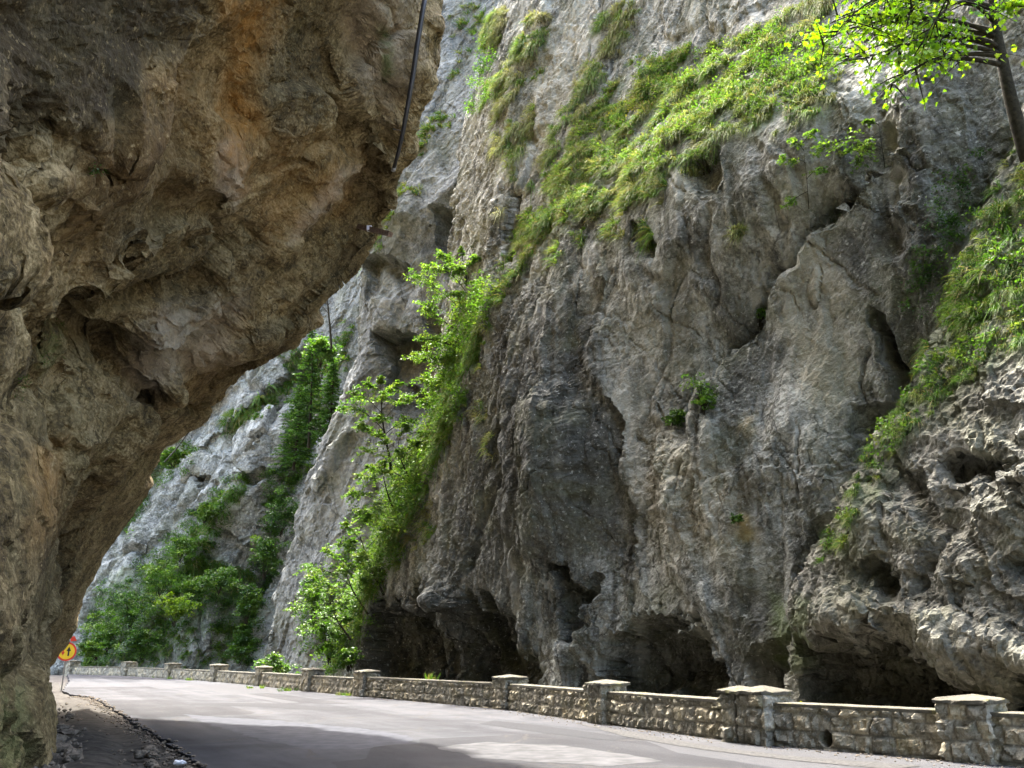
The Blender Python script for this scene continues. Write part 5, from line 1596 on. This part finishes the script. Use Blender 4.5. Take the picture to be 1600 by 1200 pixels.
def layered_tree(name, trunk_pts, r0, limbs, leaf, per_twig, palette, label, cat='tree', seed=0, sag=.10, trans=None, leaf_fn=None, twigs=14, twig_len=.55):
    """limbs: (t along the trunk, end point) ; foliage lies in flat sprays along the twigs of every limb"""
    global rng
    keep_rng = rng; rng = np.random.default_rng(1000 + seed)
    trunk_pts = np.asarray(trunk_pts, float)
    root = empty(name, trunk_pts[0]); tag(root, label, cat)
    tp = np.r_[0, np.cumsum(np.linalg.norm(np.diff(trunk_pts, axis=0), axis=1))]; Lt = tp[-1]
    tt_ = np.linspace(0, Lt, 22)
    T = np.stack([np.interp(tt_, tp, trunk_pts[:, k_]) for k_ in range(3)], -1)
    T[1:-1] = (T[:-2] + 2 * T[1:-1] + T[2:]) / 4
    T = T + .02 * Lt * .3 * np.stack([fbm(np.stack([tt_ * .9, tt_ * 0 + k_ * 3 + seed, tt_ * 0], -1), 3, seed=seed + 1) for k_ in range(3)], -1) * smooth(0, .15, tt_ / Lt)[:, None]
    wood = MB(); wood.tube(T, r0 * (1 - .75 * tt_ / Lt), 9)
    bw = wood; cs, ts, ds = [], [], []
    for (tl, end, *o_) in limbs:
        st_ = np.array([np.interp(tl * Lt, tt_, T[:, k_]) for k_ in range(3)])
        end = np.asarray(end, float); ll = np.linalg.norm(end - st_)
        ax = arc(st_, end, [0, 0, ll * .10] + rng.normal(size=3) * ll * .05, 12)
        rb_ = max(.012, r0 * (1 - .75 * tl) * .5)
        bw.tube(ax, np.linspace(rb_, .008, 12), 6)
        hd = norm(end - st_)
        for j in range(twigs):
            u_ = rng.uniform(.22, 1.0) ** .8
            b_ = np.array([np.interp(u_ * 11, np.arange(12), ax[:, k_]) for k_ in range(3)])
            dirn = norm(hd * .6 + rng.normal(size=3) * np.array([.8, .8, .32]))
            tl_ = ll * twig_len * rng.uniform(.4, 1.0) * (1.15 - .55 * u_)
            tw = arc(b_, b_ + dirn * tl_, [0, 0, tl_ * .05], 7, sag * tl_)
            bw.tube(tw, np.linspace(rb_ * .35 + .003, .003, 7), 4, cap=False)
            k_n = max(3, int(per_twig * rng.uniform(.6, 1.3)))
            uu = rng.uniform(.15, 1.05, k_n)
            c_ = np.stack([np.interp(uu * 6, np.arange(7), tw[:, k_]) for k_ in range(3)], -1)
            perp = norm(np.cross(dirn, [0, 0, 1.0]))
            c_ = c_ + perp * (rng.normal(size=(k_n, 1)) * tl_ * .22 * (1.1 - .5 * uu[:, None])) + rng.normal(size=(k_n, 3)) * np.array([.05, .05, .035]) * tl_ - np.array([0, 0, leaf * .25])
            cs.append(c_); ds.append(np.repeat(dirn[None], k_n, 0))
            base_t = np.asarray(palette)[rng.integers(0, len(palette))]
            ts.append(np.repeat(base_t[None], k_n, 0))
    bw.build('trunk', M_BARK, root, smooth_shade=True)
    m = MB(); c_ = np.concatenate(cs); t_ = np.concatenate(ts); d_ = np.concatenate(ds)
    V_, q_, col_ = (leaf_fn or leaf_quads)(c_, t_, leaf, axis_dir=d_ * .6)
    m.add(V_, [q_] if not isinstance(q_, list) else q_, col_)
    m.build('crown', M_LEAF, root)
    rng = keep_rng
    return root


def maple_leaves(c, tint, leaf, axis_dir=None):
    n = len(c)
    out_ = np.array([(0, 0), (.34, -.10), (.30, .12), (.52, .20), (.26, .36), (.30, .60), (.12, .52), (0, .95), (-.12, .52), (-.30, .60), (-.26, .36), (-.52, .20), (-.30, .12), (-.34, -.10)])
    d = norm(frames(n) * .7 + (axis_dir if axis_dir is not None else 0) + np.array([0, 0, -.35]))
    nn = norm(frames(n) * .5 + np.array([0, 0, .6]))
    s_ = norm(np.cross(d, nn)); up_ = np.cross(s_, d); l = leaf * rng.uniform(.55, 1.2, n)
    k_ = len(out_)
    V_ = c[:, None] + l[:, None, None] * (s_[:, None] * out_[None, :, :1] + d[:, None] * (out_[None, :, 1:] - .3) + up_[:, None] * (np.abs(out_[None, :, :1]) * .25))
    tri = np.array([[0, i_, i_ + 1] for i_ in range(1, k_ - 1)])
    q_ = (np.arange(n)[:, None, None] * k_ + tri[None]).reshape(-1, 3)
    return V_.reshape(-1, 3), q_, np.repeat(tint * rng.uniform(.75, 1.25, (n, 1)), k_, 0)


# maple at the top right, rooted in the green belt
MY = 18.0
layered_tree('maple_tree', [at(1606, 250, MY + .4), at(1590, 200, MY + .2), at(1572, 130, MY), at(1560, 70, MY), at(1549, 10, MY), at(1540, -80, MY), at(1536, -190, MY)], .17,
             [(.34, at(1395, 72, MY - .8)), (.36, at(1350, 92, MY - 1.4)), (.42, at(1330, 40, MY - .6)), (.45, at(1420, 20, MY - 1.6)), (.5, at(1300, 62, MY - 1.2)), (.33, at(1405, 118, MY - 1.6)), (.55, at(1330, 5, MY - .8)), (.62, at(1420, -40, MY - 1.0)),
              (.7, at(1300, -60, MY)), (.45, at(1600, 10, MY - 1.5)), (.8, at(1640, -80, MY - 1)), (.9, at(1500, -160, MY - 1)), (.4, at(1285, 70, MY - .9)), (.42, at(1300, 25, MY - 1.3)), (.36, at(1315, 95, MY - .7)), (.3, at(1385, 140, MY - 1.2)), (.4, at(1360, 45, MY - .9)), (.5, at(1440, 70, MY - 1.9)), (.5, at(1390, 0, MY - 1.2))], .14, 12, [(.19, .34, .02), (.23, .38, .025), (.16, .30, .02), (.28, .40, .04), (.12, .24, .03)],
             'maple tree with a mossy trunk and bright yellow-green leaves in the top corner', 'tree', 1, .10, leaf_fn=maple_leaves, twigs=15, twig_len=.42)

wp, wn = wall.hit(1385, 262)
layered_tree('sapling', [wp - wn * .2, wp + wn * .8 + [0, 0, .25], wp + wn * 1.3 + [0, 0, .55]], .014,
             [(.5, wp + wn * 1.2 + wall.ea * 1.3 + [0, 0, .1]), (.7, wp + wn * 1.4 + wall.ea * 2.0 + [0, 0, .5]), (.8, wp + wn * 1.1 + wall.ea * .9 + [0, 0, -.35]), (.9, wp + wn * 1.5 + wall.ea * .4 + [0, 0, .55])], .10, 18, LIME,
             'thin sapling with pale green leaves hanging from the wall under the ledge', 'sapling', 2, .3, twigs=18, twig_len=.55)
wp, wn = wall.hit(1262, 330)
layered_tree('sapling', [wp - wn * .2, wp + wn * .7 + [0, 0, .5], wp + wn * 1.0 + [0, 0, 1.3], wp + wn * 1.1 + [0, 0, 2.1]], .013,
             [(.35, wp + wn * .9 + wall.ea * .9 + [0, 0, .2]), (.5, wp + wn * 1.0 - wall.ea * .7 + [0, 0, .8]), (.7, wp + wn * 1.2 + wall.ea * .9 + [0, 0, 1.7]), (.85, wp + wn * 1.2 + wall.ea * .5 + [0, 0, 2.3]), (.95, wp + wn * 1.0 - wall.ea * .5 + [0, 0, 2.2])], .085, 14, LIME[:2] + MIDL[:2],
             'spindly sapling with sparse leaves left of the hanging sapling', 'sapling', 3, .2, twigs=15, twig_len=.55)

TY = 43.0
layered_tree('young_beech', [at(740, 668, TY), at(738, 600, TY), at(736, 540, TY), at(735, 480, TY), at(728, 430, TY), at(722, 398, TY)], .10,
             [(.25, at(690, 600, TY + 1)), (.3, at(665, 560, TY)), (.38, at(660, 530, TY - 1)), (.42, at(770, 540, TY - 1.5)), (.5, at(668, 480, TY + .5)), (.55, at(765, 480, TY - 1.5)), (.62, at(655, 430, TY)), (.7, at(760, 425, TY - 1.5)), (.75, at(670, 420, TY - 1.2)), (.85, at(690, 398, TY)), (.9, at(752, 404, TY - 1)), (.98, at(722, 388, TY)), (.6, at(700, 460, TY - 1.8)), (.8, at(715, 415, TY - 1.6))], .125, 38, LIME + MIDL[:1],
             'slender bright green tree standing before the blue-grey slab wall', 'tree', 4, .12, twigs=24, twig_len=.5)
TY = 46.0
layered_tree('young_beech', [at(612, 742, TY), at(608, 710, TY), at(600, 675, TY), at(596, 640, TY), at(594, 605, TY)], .08,
             [(.35, at(560, 665, TY)), (.45, at(650, 660, TY)), (.5, at(532, 640, TY - .5)), (.6, at(645, 625, TY + .5)), (.7, at(550, 612, TY)), (.8, at(625, 598, TY - .8)), (.9, at(570, 596, TY)), (.98, at(596, 588, TY)), (.55, at(590, 655, TY - 1.6)), (.75, at(600, 615, TY - 1.4))], .125, 34, LIME + MIDL[:2],
             'slim forked tree with airy light green sprays, lower and left of the taller one', 'tree', 5, .12, twigs=22, twig_len=.5)
TY = 45.0
layered_tree('young_beech', [at(690, 720, TY), at(692, 680, TY), at(694, 640, TY), at(692, 600, TY)], .07,
             [(.3, at(655, 680, TY)), (.45, at(720, 650, TY - 1)), (.5, at(660, 630, TY)), (.7, at(715, 600, TY - 1)), (.8, at(665, 590, TY)), (.95, at(690, 580, TY - .5)), (.6, at(690, 640, TY - 1.5))], .125, 38, LIME + MIDL[:2],
             'bushy young tree squeezed between the slim forked tree and the great wall', 'tree', 6, .12, twigs=22, twig_len=.55)
TY = 46.5
layered_tree('leaning_shrub', [at(640, 850, TY), at(620, 810, TY), at(605, 770, TY), at(598, 740, TY)], .07,
             [(.3, at(560, 800, TY)), (.4, at(650, 790, TY)), (.55, at(548, 770, TY - .5)), (.6, at(580, 800, TY - 1.5)), (.7, at(640, 745, TY - .5)), (.8, at(560, 742, TY)), (.9, at(600, 722, TY - 1)), (.98, at(575, 728, TY))], .125, 38, LIME,
             'lime green shrub with drooping layered sprays leaning out from the wall edge', 'shrub', 7, .3, twigs=22, twig_len=.55)
TY = 47.5
layered_tree('leaning_shrub', [at(600, 930, TY), at(580, 890, TY), at(568, 855, TY), at(560, 830, TY)], .07,
             [(.3, at(535, 890, TY)), (.4, at(610, 860, TY)), (.55, at(528, 850, TY - .5)), (.6, at(560, 870, TY - 1.5)), (.7, at(605, 815, TY - .5)), (.85, at(540, 815, TY)), (.98, at(575, 800, TY - 1))], .125, 38, LIME + MIDL,
             'green shrub below the lime green leaning shrub', 'shrub', 8, .3, twigs=22, twig_len=.55)


for (xs, TY, ss, pal_, lab_) in (([(660, 790), (640, 750), (625, 715), (622, 690)], 45.5, 9, LIME, 'lime green shrub between the slim forked tree and the wall edge'),
                                ([(575, 960), (552, 925), (540, 895), (536, 870)], 48.5, 10, LIME + MIDL[:2], 'bright shrub at the foot of the green strip above the left cave'),
                                ([(720, 640), (712, 600), (700, 570), (696, 545)], 44.0, 11, LIME, 'leafy shrub at the foot of the slender tree against the wall edge'),
                                ([(548, 1000), (530, 975), (520, 955), (515, 935)], 50.0, 12, MIDL + LIME[:1], 'dense shrub low on the flank just above the parapet')):
    P_ = [at(x_, y_, TY) for x_, y_ in xs]; c_ = P_[-1]
    layered_tree('leaning_shrub', P_, .06, [(.3, c_ + [-1.3, 0, -1.5]), (.4, c_ + [1.2, -.5, -1.1]), (.5, c_ + [-1.7, -.6, -.6]), (.6, c_ + [.2, -1.4, -.8]), (.7, c_ + [1.1, -.4, -.1]), (.85, c_ + [-1.0, 0, .4]), (.98, c_ + [.5, -.3, .8])],
                 .125, 36, pal_, lab_, 'shrub', ss, .28, twigs=20, twig_len=.6)


def spruce(foot, top, r, label, seed):
    global rng
    kr = rng; rng = np.random.default_rng(3000 + seed)
    foot, top = np.asarray(foot, float), np.asarray(top, float)
    root = empty('spruce_tree', foot); tag(root, label, 'spruce')
    H = top[2] - foot[2]
    m = MB(); m.tube(arc(foot, top, [.1, 0, 0], 12), np.linspace(.14, .015, 12), 8)
    bw = m; cs, dd = [], []
    for z_ in np.arange(.10, .985, .022):
        c0 = foot * (1 - z_) + top * z_
        rad = r * (1 - z_) ** .8 * rng.uniform(.75, 1.15) + .08
        for k_ in range(5):
            a_ = rng.uniform(0, 6.28); L_ = rad * rng.uniform(.6, 1.1)
            dirn = np.array([math.cos(a_), math.sin(a_), -.12])
            ax = arc(c0, c0 + dirn * L_, [0, 0, -.06 * L_], 7)
            bw.tube(ax, np.linspace(.02, .004, 7), 4, cap=False)
            n_ = int(26 * L_) + 6
            u_ = rng.uniform(.15, 1.0, n_)
            c_ = np.stack([np.interp(u_ * 6, np.arange(7), ax[:, j]) for j in range(3)], -1)
            perp = norm(np.cross(dirn, [0, 0, 1.0]))
            s_ = rng.choice([-1, 1], n_)[:, None]
            tw = norm(dirn * .7 + perp * s_ * .8 + np.array([0, 0, -.35]) + rng.normal(size=(n_, 3)) * .2)
            cs.append(c_ + tw * .10); dd.append(tw)
    bw.build('trunk', M_BARK, root)
    c_ = np.concatenate(cs); d_ = np.concatenate(dd); n_ = len(c_)
    l_ = rng.uniform(.16, .34, n_); s_ = norm(np.cross(d_, frames(n_)))
    V_ = np.stack([c_ - d_ * l_[:, None] * .4, c_ + s_ * l_[:, None] * .17, c_ + d_ * l_[:, None] * .6, c_ - s_ * l_[:, None] * .17], 1).reshape(-1, 3)
    i_ = np.arange(n_)[:, None] * 4
    m = MB(); m.add(V_, [i_ + np.array([0, 1, 2, 3])], np.repeat(np.asarray(DARKL)[rng.integers(0, 3, n_)] * rng.uniform(.7, 1.5, (n_, 1)), 4, 0))
    m.build('crown', M_GRASS, root); rng = kr


spruce(at(482, 700, 76), at(488, 508, 76), 3.0, 'tall dark spruce growing in the gully under the edge of the overhang', 1)
spruce(at(458, 735, 78), at(470, 600, 78), 2.2, 'smaller dark spruce left of the tall one in the gully', 2)
spruce(at(512, 690, 74), at(522, 560, 74), 2.0, 'short spruce close right of the tall spruce in the gully', 3)
m_ = MB(); bt = [at(518, 545, 70), at(516, 515, 70), at(513, 485, 70), at(511, 458, 70)]
m_.tube(bt, [.10, .09, .07, .04], 7)
for a_, b_ in (((515, 510), (522, 500)), ((513, 490), (507, 481)), ((512, 478), (518, 470))): m_.tube([at(*a_, 70), at(*b_, 70)], .025, 5)
tag(m_.build('dead_tree', M_BARK), 'bare thin dead tree above the spruces against the grey rock', 'dead tree')


def bush(px, py, Y, w_, h_, pal, label, leaf=.22, dens=1.0, seed=0, name='bush', base_px=None, cat='bush'):
    """several stems and leaf clumps of different sizes round them"""
    global rng
    kr = rng; rng = np.random.default_rng(5000 + seed)
    c0 = at(px, py, Y); foot = c0 - np.array([0, 0, h_ * .55]); foot[1] += .3
    root = empty(name, foot); tag(root, label, cat)
    sm = MB(); cs, ts = [], []
    for k_ in range(9):
        d_ = frames(1)[0] * np.array([w_ * .5, w_ * .4, h_ * .5]) * rng.uniform(.3, .95)
        tip = c0 + d_
        sm.tube(arc(foot + rng.normal(size=3) * .08, tip, [0, 0, .1], 7), np.linspace(.035, .008, 7), 5)
        for j in range(7):
            cc = tip + rng.normal(size=3) * np.array([w_ * .16, w_ * .14, h_ * .13])
            n_ = int(46 * dens * rng.uniform(.4, 1.4)); rad = rng.uniform(.10, .22) * (w_ + h_) / 2
            c_ = cc + frames(n_) * (rng.random((n_, 1)) ** .45) * rad * np.array([1.1, 1.1, .6])
            cs.append(c_); t_ = np.asarray(pal)[rng.integers(0, len(pal))] * rng.uniform(.8, 1.2)
            ts.append(np.repeat(t_[None], n_, 0))
    sm.build('stems', M_BARK, root)
    m = MB(); V_, q_, col_ = leaf_quads(np.concatenate(cs), np.concatenate(ts), leaf); m.add(V_, [q_], col_); m.build('foliage', M_LEAF, root)
    rng = kr
    return root


BUSH = [(168, 985, 91, 4.0, 5.0, MIDL, 'big green bush right behind the yellow road sign'), (150, 1012, 90, 3.0, 2.6, LIME[:2] + MIDL, 'low light green bush above the farthest parapet section'), (205, 950, 92, 4.4, 4.4, DARKL + MIDL, 'dark green bush above and right of the big bush behind the sign'),
        (222, 1000, 90, 4.2, 4.2, DARKL + MIDL, 'round dark bush behind the parapet below the dark green bush'), (250, 905, 93, 4.4, 4.0, MIDL, 'leafy bush at the bottom of the long grassy strip on the distant cliff'), (272, 952, 89, 3.8, 3.6, [(.16, .24, .02), (.13, .22, .025)], 'yellowish bush in the middle of the green slope'),
        (300, 925, 92, 3.6, 3.4, MIDL, 'mid green bush right of the yellowish bush'), (342, 905, 91, 5.2, 3.0, MIDL, 'broad dome of bush hanging over the pale lower rock'), (385, 945, 90, 3.4, 4.2, DARKL + MIDL, 'dark bush trailing down right of the broad dome'),
        (375, 1005, 90, 3.2, 4.4, DARKL + MIDL, 'dark bush standing behind the parapet in the cleft right of the pale lower rock'), (413, 870, 87, 3.4, 5.0, DARKL + MIDL, 'tall narrow bush in the lower gully left of the slanting slab'), (440, 800, 84, 3.6, 5.0, DARKL, 'dark bush in the middle of the gully left of the slanting slab'),
        (320, 800, 95, 2.8, 2.8, MIDL, 'small bush in the grassy strip between two pale blocks'), (282, 855, 95, 4.0, 3.6, MIDL, 'bush half way down the grassy strip of the distant cliff'), (500, 545, 74, 3.4, 3.6, MIDL, 'bush at the head of the gully beside the tall spruce'),
        (205, 775, 92, 2.4, 3.2, DARKL + MIDL, 'small dark bush close to the lower edge of the overhang'), (270, 715, 92, 2.6, 2.6, MIDL, 'small bush under the black cable by the edge of the overhang')]
for i, (px_, py_, Y_, w__, h__, pal_, lab_) in enumerate(BUSH):
    bush(px_, py_, Y_ - 2.0, w__ * .78, h__ * .74, pal_, lab_, .21, 1.3, i)
bush(434, 1035, 56.5, 1.7, 1.7, MIDL, 'low round green bush behind the parapet beside the slab foot', .16, .8, 40)
bush(492, 935, 55, 1.6, 3.0, MIDL, 'narrow bush against the foot of the slab left of the great wall', .17, .8, 41)
bush(515, 995, 52, 1.9, 2.4, MIDL + LIME[:1], 'bush at the foot of the green flank left of the cave', .17, .9, 42)
bush(545, 1030, 48, 1.0, 1.0, MIDL, 'small bush left of the cave mouth just above the parapet', .14, .6, 43)
wp, wn = wall.hit(1100, 615)
bp_, _, _ = project(wp)
for (x_, y_, w__, h__, lab_, sd_) in ((1100, 618, 1.0, .95, 'leafy green shrub growing from the crack in the middle of the great wall', 50), (1058, 650, .9, .6, 'trailing plant just left of and below the crack shrub', 51)):
    wp, wn = wall.hit(x_, y_); bush(x_, y_, float((wp + wn * .35)[1]), w__, h__, MIDL, lab_, .09, .5, sd_, 'wall_shrub', cat='shrub')
for (x_, y_, w__, h__, lab_, sd_) in ((1108, 246, .8, .8, 'fern tuft in the dark notch under the ledge', 52), (1192, 492, .6, .5, 'little fern on the crack of the great wall', 53), (1152, 810, .35, .3, 'tiny plant beside the yellow lichen patch', 54)):
    wp, wn = wall.hit(x_, y_); bush(x_, y_, float((wp + wn * .2)[1]), w__, h__, MIDL, lab_, .07, .25, sd_, 'fern', cat='fern')

# weeds along the foot of the parapet and one tuft on top of it
wd = MB(); Pw = []
for px_, py_, n_, sp_ in ((268, 1060, 10, 9), (250, 1058, 8, 12), (300, 1063, 6, 12), (180, 1054, 6, 22), (402, 1075, 5, 14), (450, 1079.5, 5, 14), (540, 1086.5, 6, 14), (150, 1053, 5, 20)):
    for j in range(n_):
        Pw.append(ground(px_ + rng.uniform(-sp_, sp_), py_ + rng.uniform(-.5, 1.0)))
Pw = np.array(Pw); V_, q_, c_ = grass_mesh(Pw, np.tile([0, 0, 1.0], (len(Pw), 1)), rng.uniform(.25, .55, len(Pw)), 30, .02, GREEN + MIDL, .7, 1.1, .3); wd.add(V_, [q_], c_)
tag(wd.build('roadside_weeds', M_GRASS), 'bright green weeds along the road side of the parapet', 'weeds', kind='stuff')
tp_ = (curve(np.array([0]))[0]); a_, b_ = POST[3], POST[4]; e_ = (b_ - a_) / np.linalg.norm(b_ - a_)
sp_ = stub + np.array([.15, .25])
Pt = np.array([[sp_[0] + rng.normal() * .08, sp_[1] + rng.normal() * .08, .70] for _ in range(5)])
V_, q_, c_ = grass_mesh(Pt, np.tile([0, 0, 1.0], (5, 1)), np.full(5, .55), 22, .022, LIME, .35, 1.0, .2)
m_ = MB(); m_.add(V_, [q_], c_); tag(m_.build('grass_tuft', M_GRASS), 'single spiky grass tuft growing on top of the parapet by the low stub', 'grass tuft')
yp = at(1252, 1105, 19.6)
m_ = MB(); c_ = yp + rng.normal(size=(60, 3)) * np.array([.09, .06, .05]); V_, q_, cc_ = leaf_quads(c_, np.repeat([[.45, .40, .03]], 60, 0), .05); m_.add(V_, [q_], cc_)
fr_ = empty('flower_plant', yp - [0, 0, .36]); tag(fr_, 'small yellow-flowered plant behind the parapet next to the cracked double post', 'plant')
m_.build('foliage', M_LEAF, fr_); m_ = MB(); m_.tube([yp - [0, 0, .36], yp], .01, 5, (.1, .2, .03)); m_.build('stem', M_LEAF, fr_)  # this foliage piece is the yellow flower head
#@@CAMERA
cam = bpy.data.cameras.new('camera'); cam.sensor_width = 36.0; cam.lens = FPX / 1600 * 36
cam.clip_start = 0.1; cam.clip_end = 1000
co = link(bpy.data.objects.new('camera', cam))
co.location = EYE; co.rotation_euler = (math.pi / 2 + PITCH, 0, 0)
scene.camera = co

#@@LIGHT
SUN_EL, SUN_AZ = math.radians(62), math.atan2(-0.28, 0.96)      # azimuth measured from +Y towards +X
sd = Vector((math.sin(SUN_AZ) * math.cos(SUN_EL), math.cos(SUN_AZ) * math.cos(SUN_EL), math.sin(SUN_EL)))
sl_ = bpy.data.lights.new('sun', 'SUN'); sl_.energy = 2.0; sl_.angle = math.radians(1.2); sl_.color = (1.0, 0.95, 0.87)
so = link(bpy.data.objects.new('sun', sl_)); so.location = (0, 0, 60)
so.rotation_euler = (-sd).to_track_quat('-Z', 'Y').to_euler()
w = bpy.data.worlds.new('World'); scene.world = w; w.use_nodes = True
nt = w.node_tree; nt.nodes.clear()
sky = nt.nodes.new('ShaderNodeTexSky'); sky.sky_type = 'NISHITA'; sky.sun_disc = False
sky.dust_density = 6.5; sky.air_density = 1.1; sky.ozone_density = 0.6
sky.sun_elevation = SUN_EL; sky.sun_rotation = SUN_AZ
bg = nt.nodes.new('ShaderNodeBackground'); bg.inputs['Strength'].default_value = 0.15
wo = nt.nodes.new('ShaderNodeOutputWorld')
nt.links.new(sky.outputs[0], bg.inputs['Color']); nt.links.new(bg.outputs[0], wo.inputs['Surface'])
scene.view_settings.view_transform = 'Standard'; scene.view_settings.look = 'None'
scene.view_settings.gamma = 1.0; scene.view_settings.exposure = 3.4
scene.render.engine = 'CYCLES'
scene.cycles.use_denoising = True
scene.cycles.max_bounces = 8; scene.cycles.diffuse_bounces = 5; scene.cycles.transmission_bounces = 4
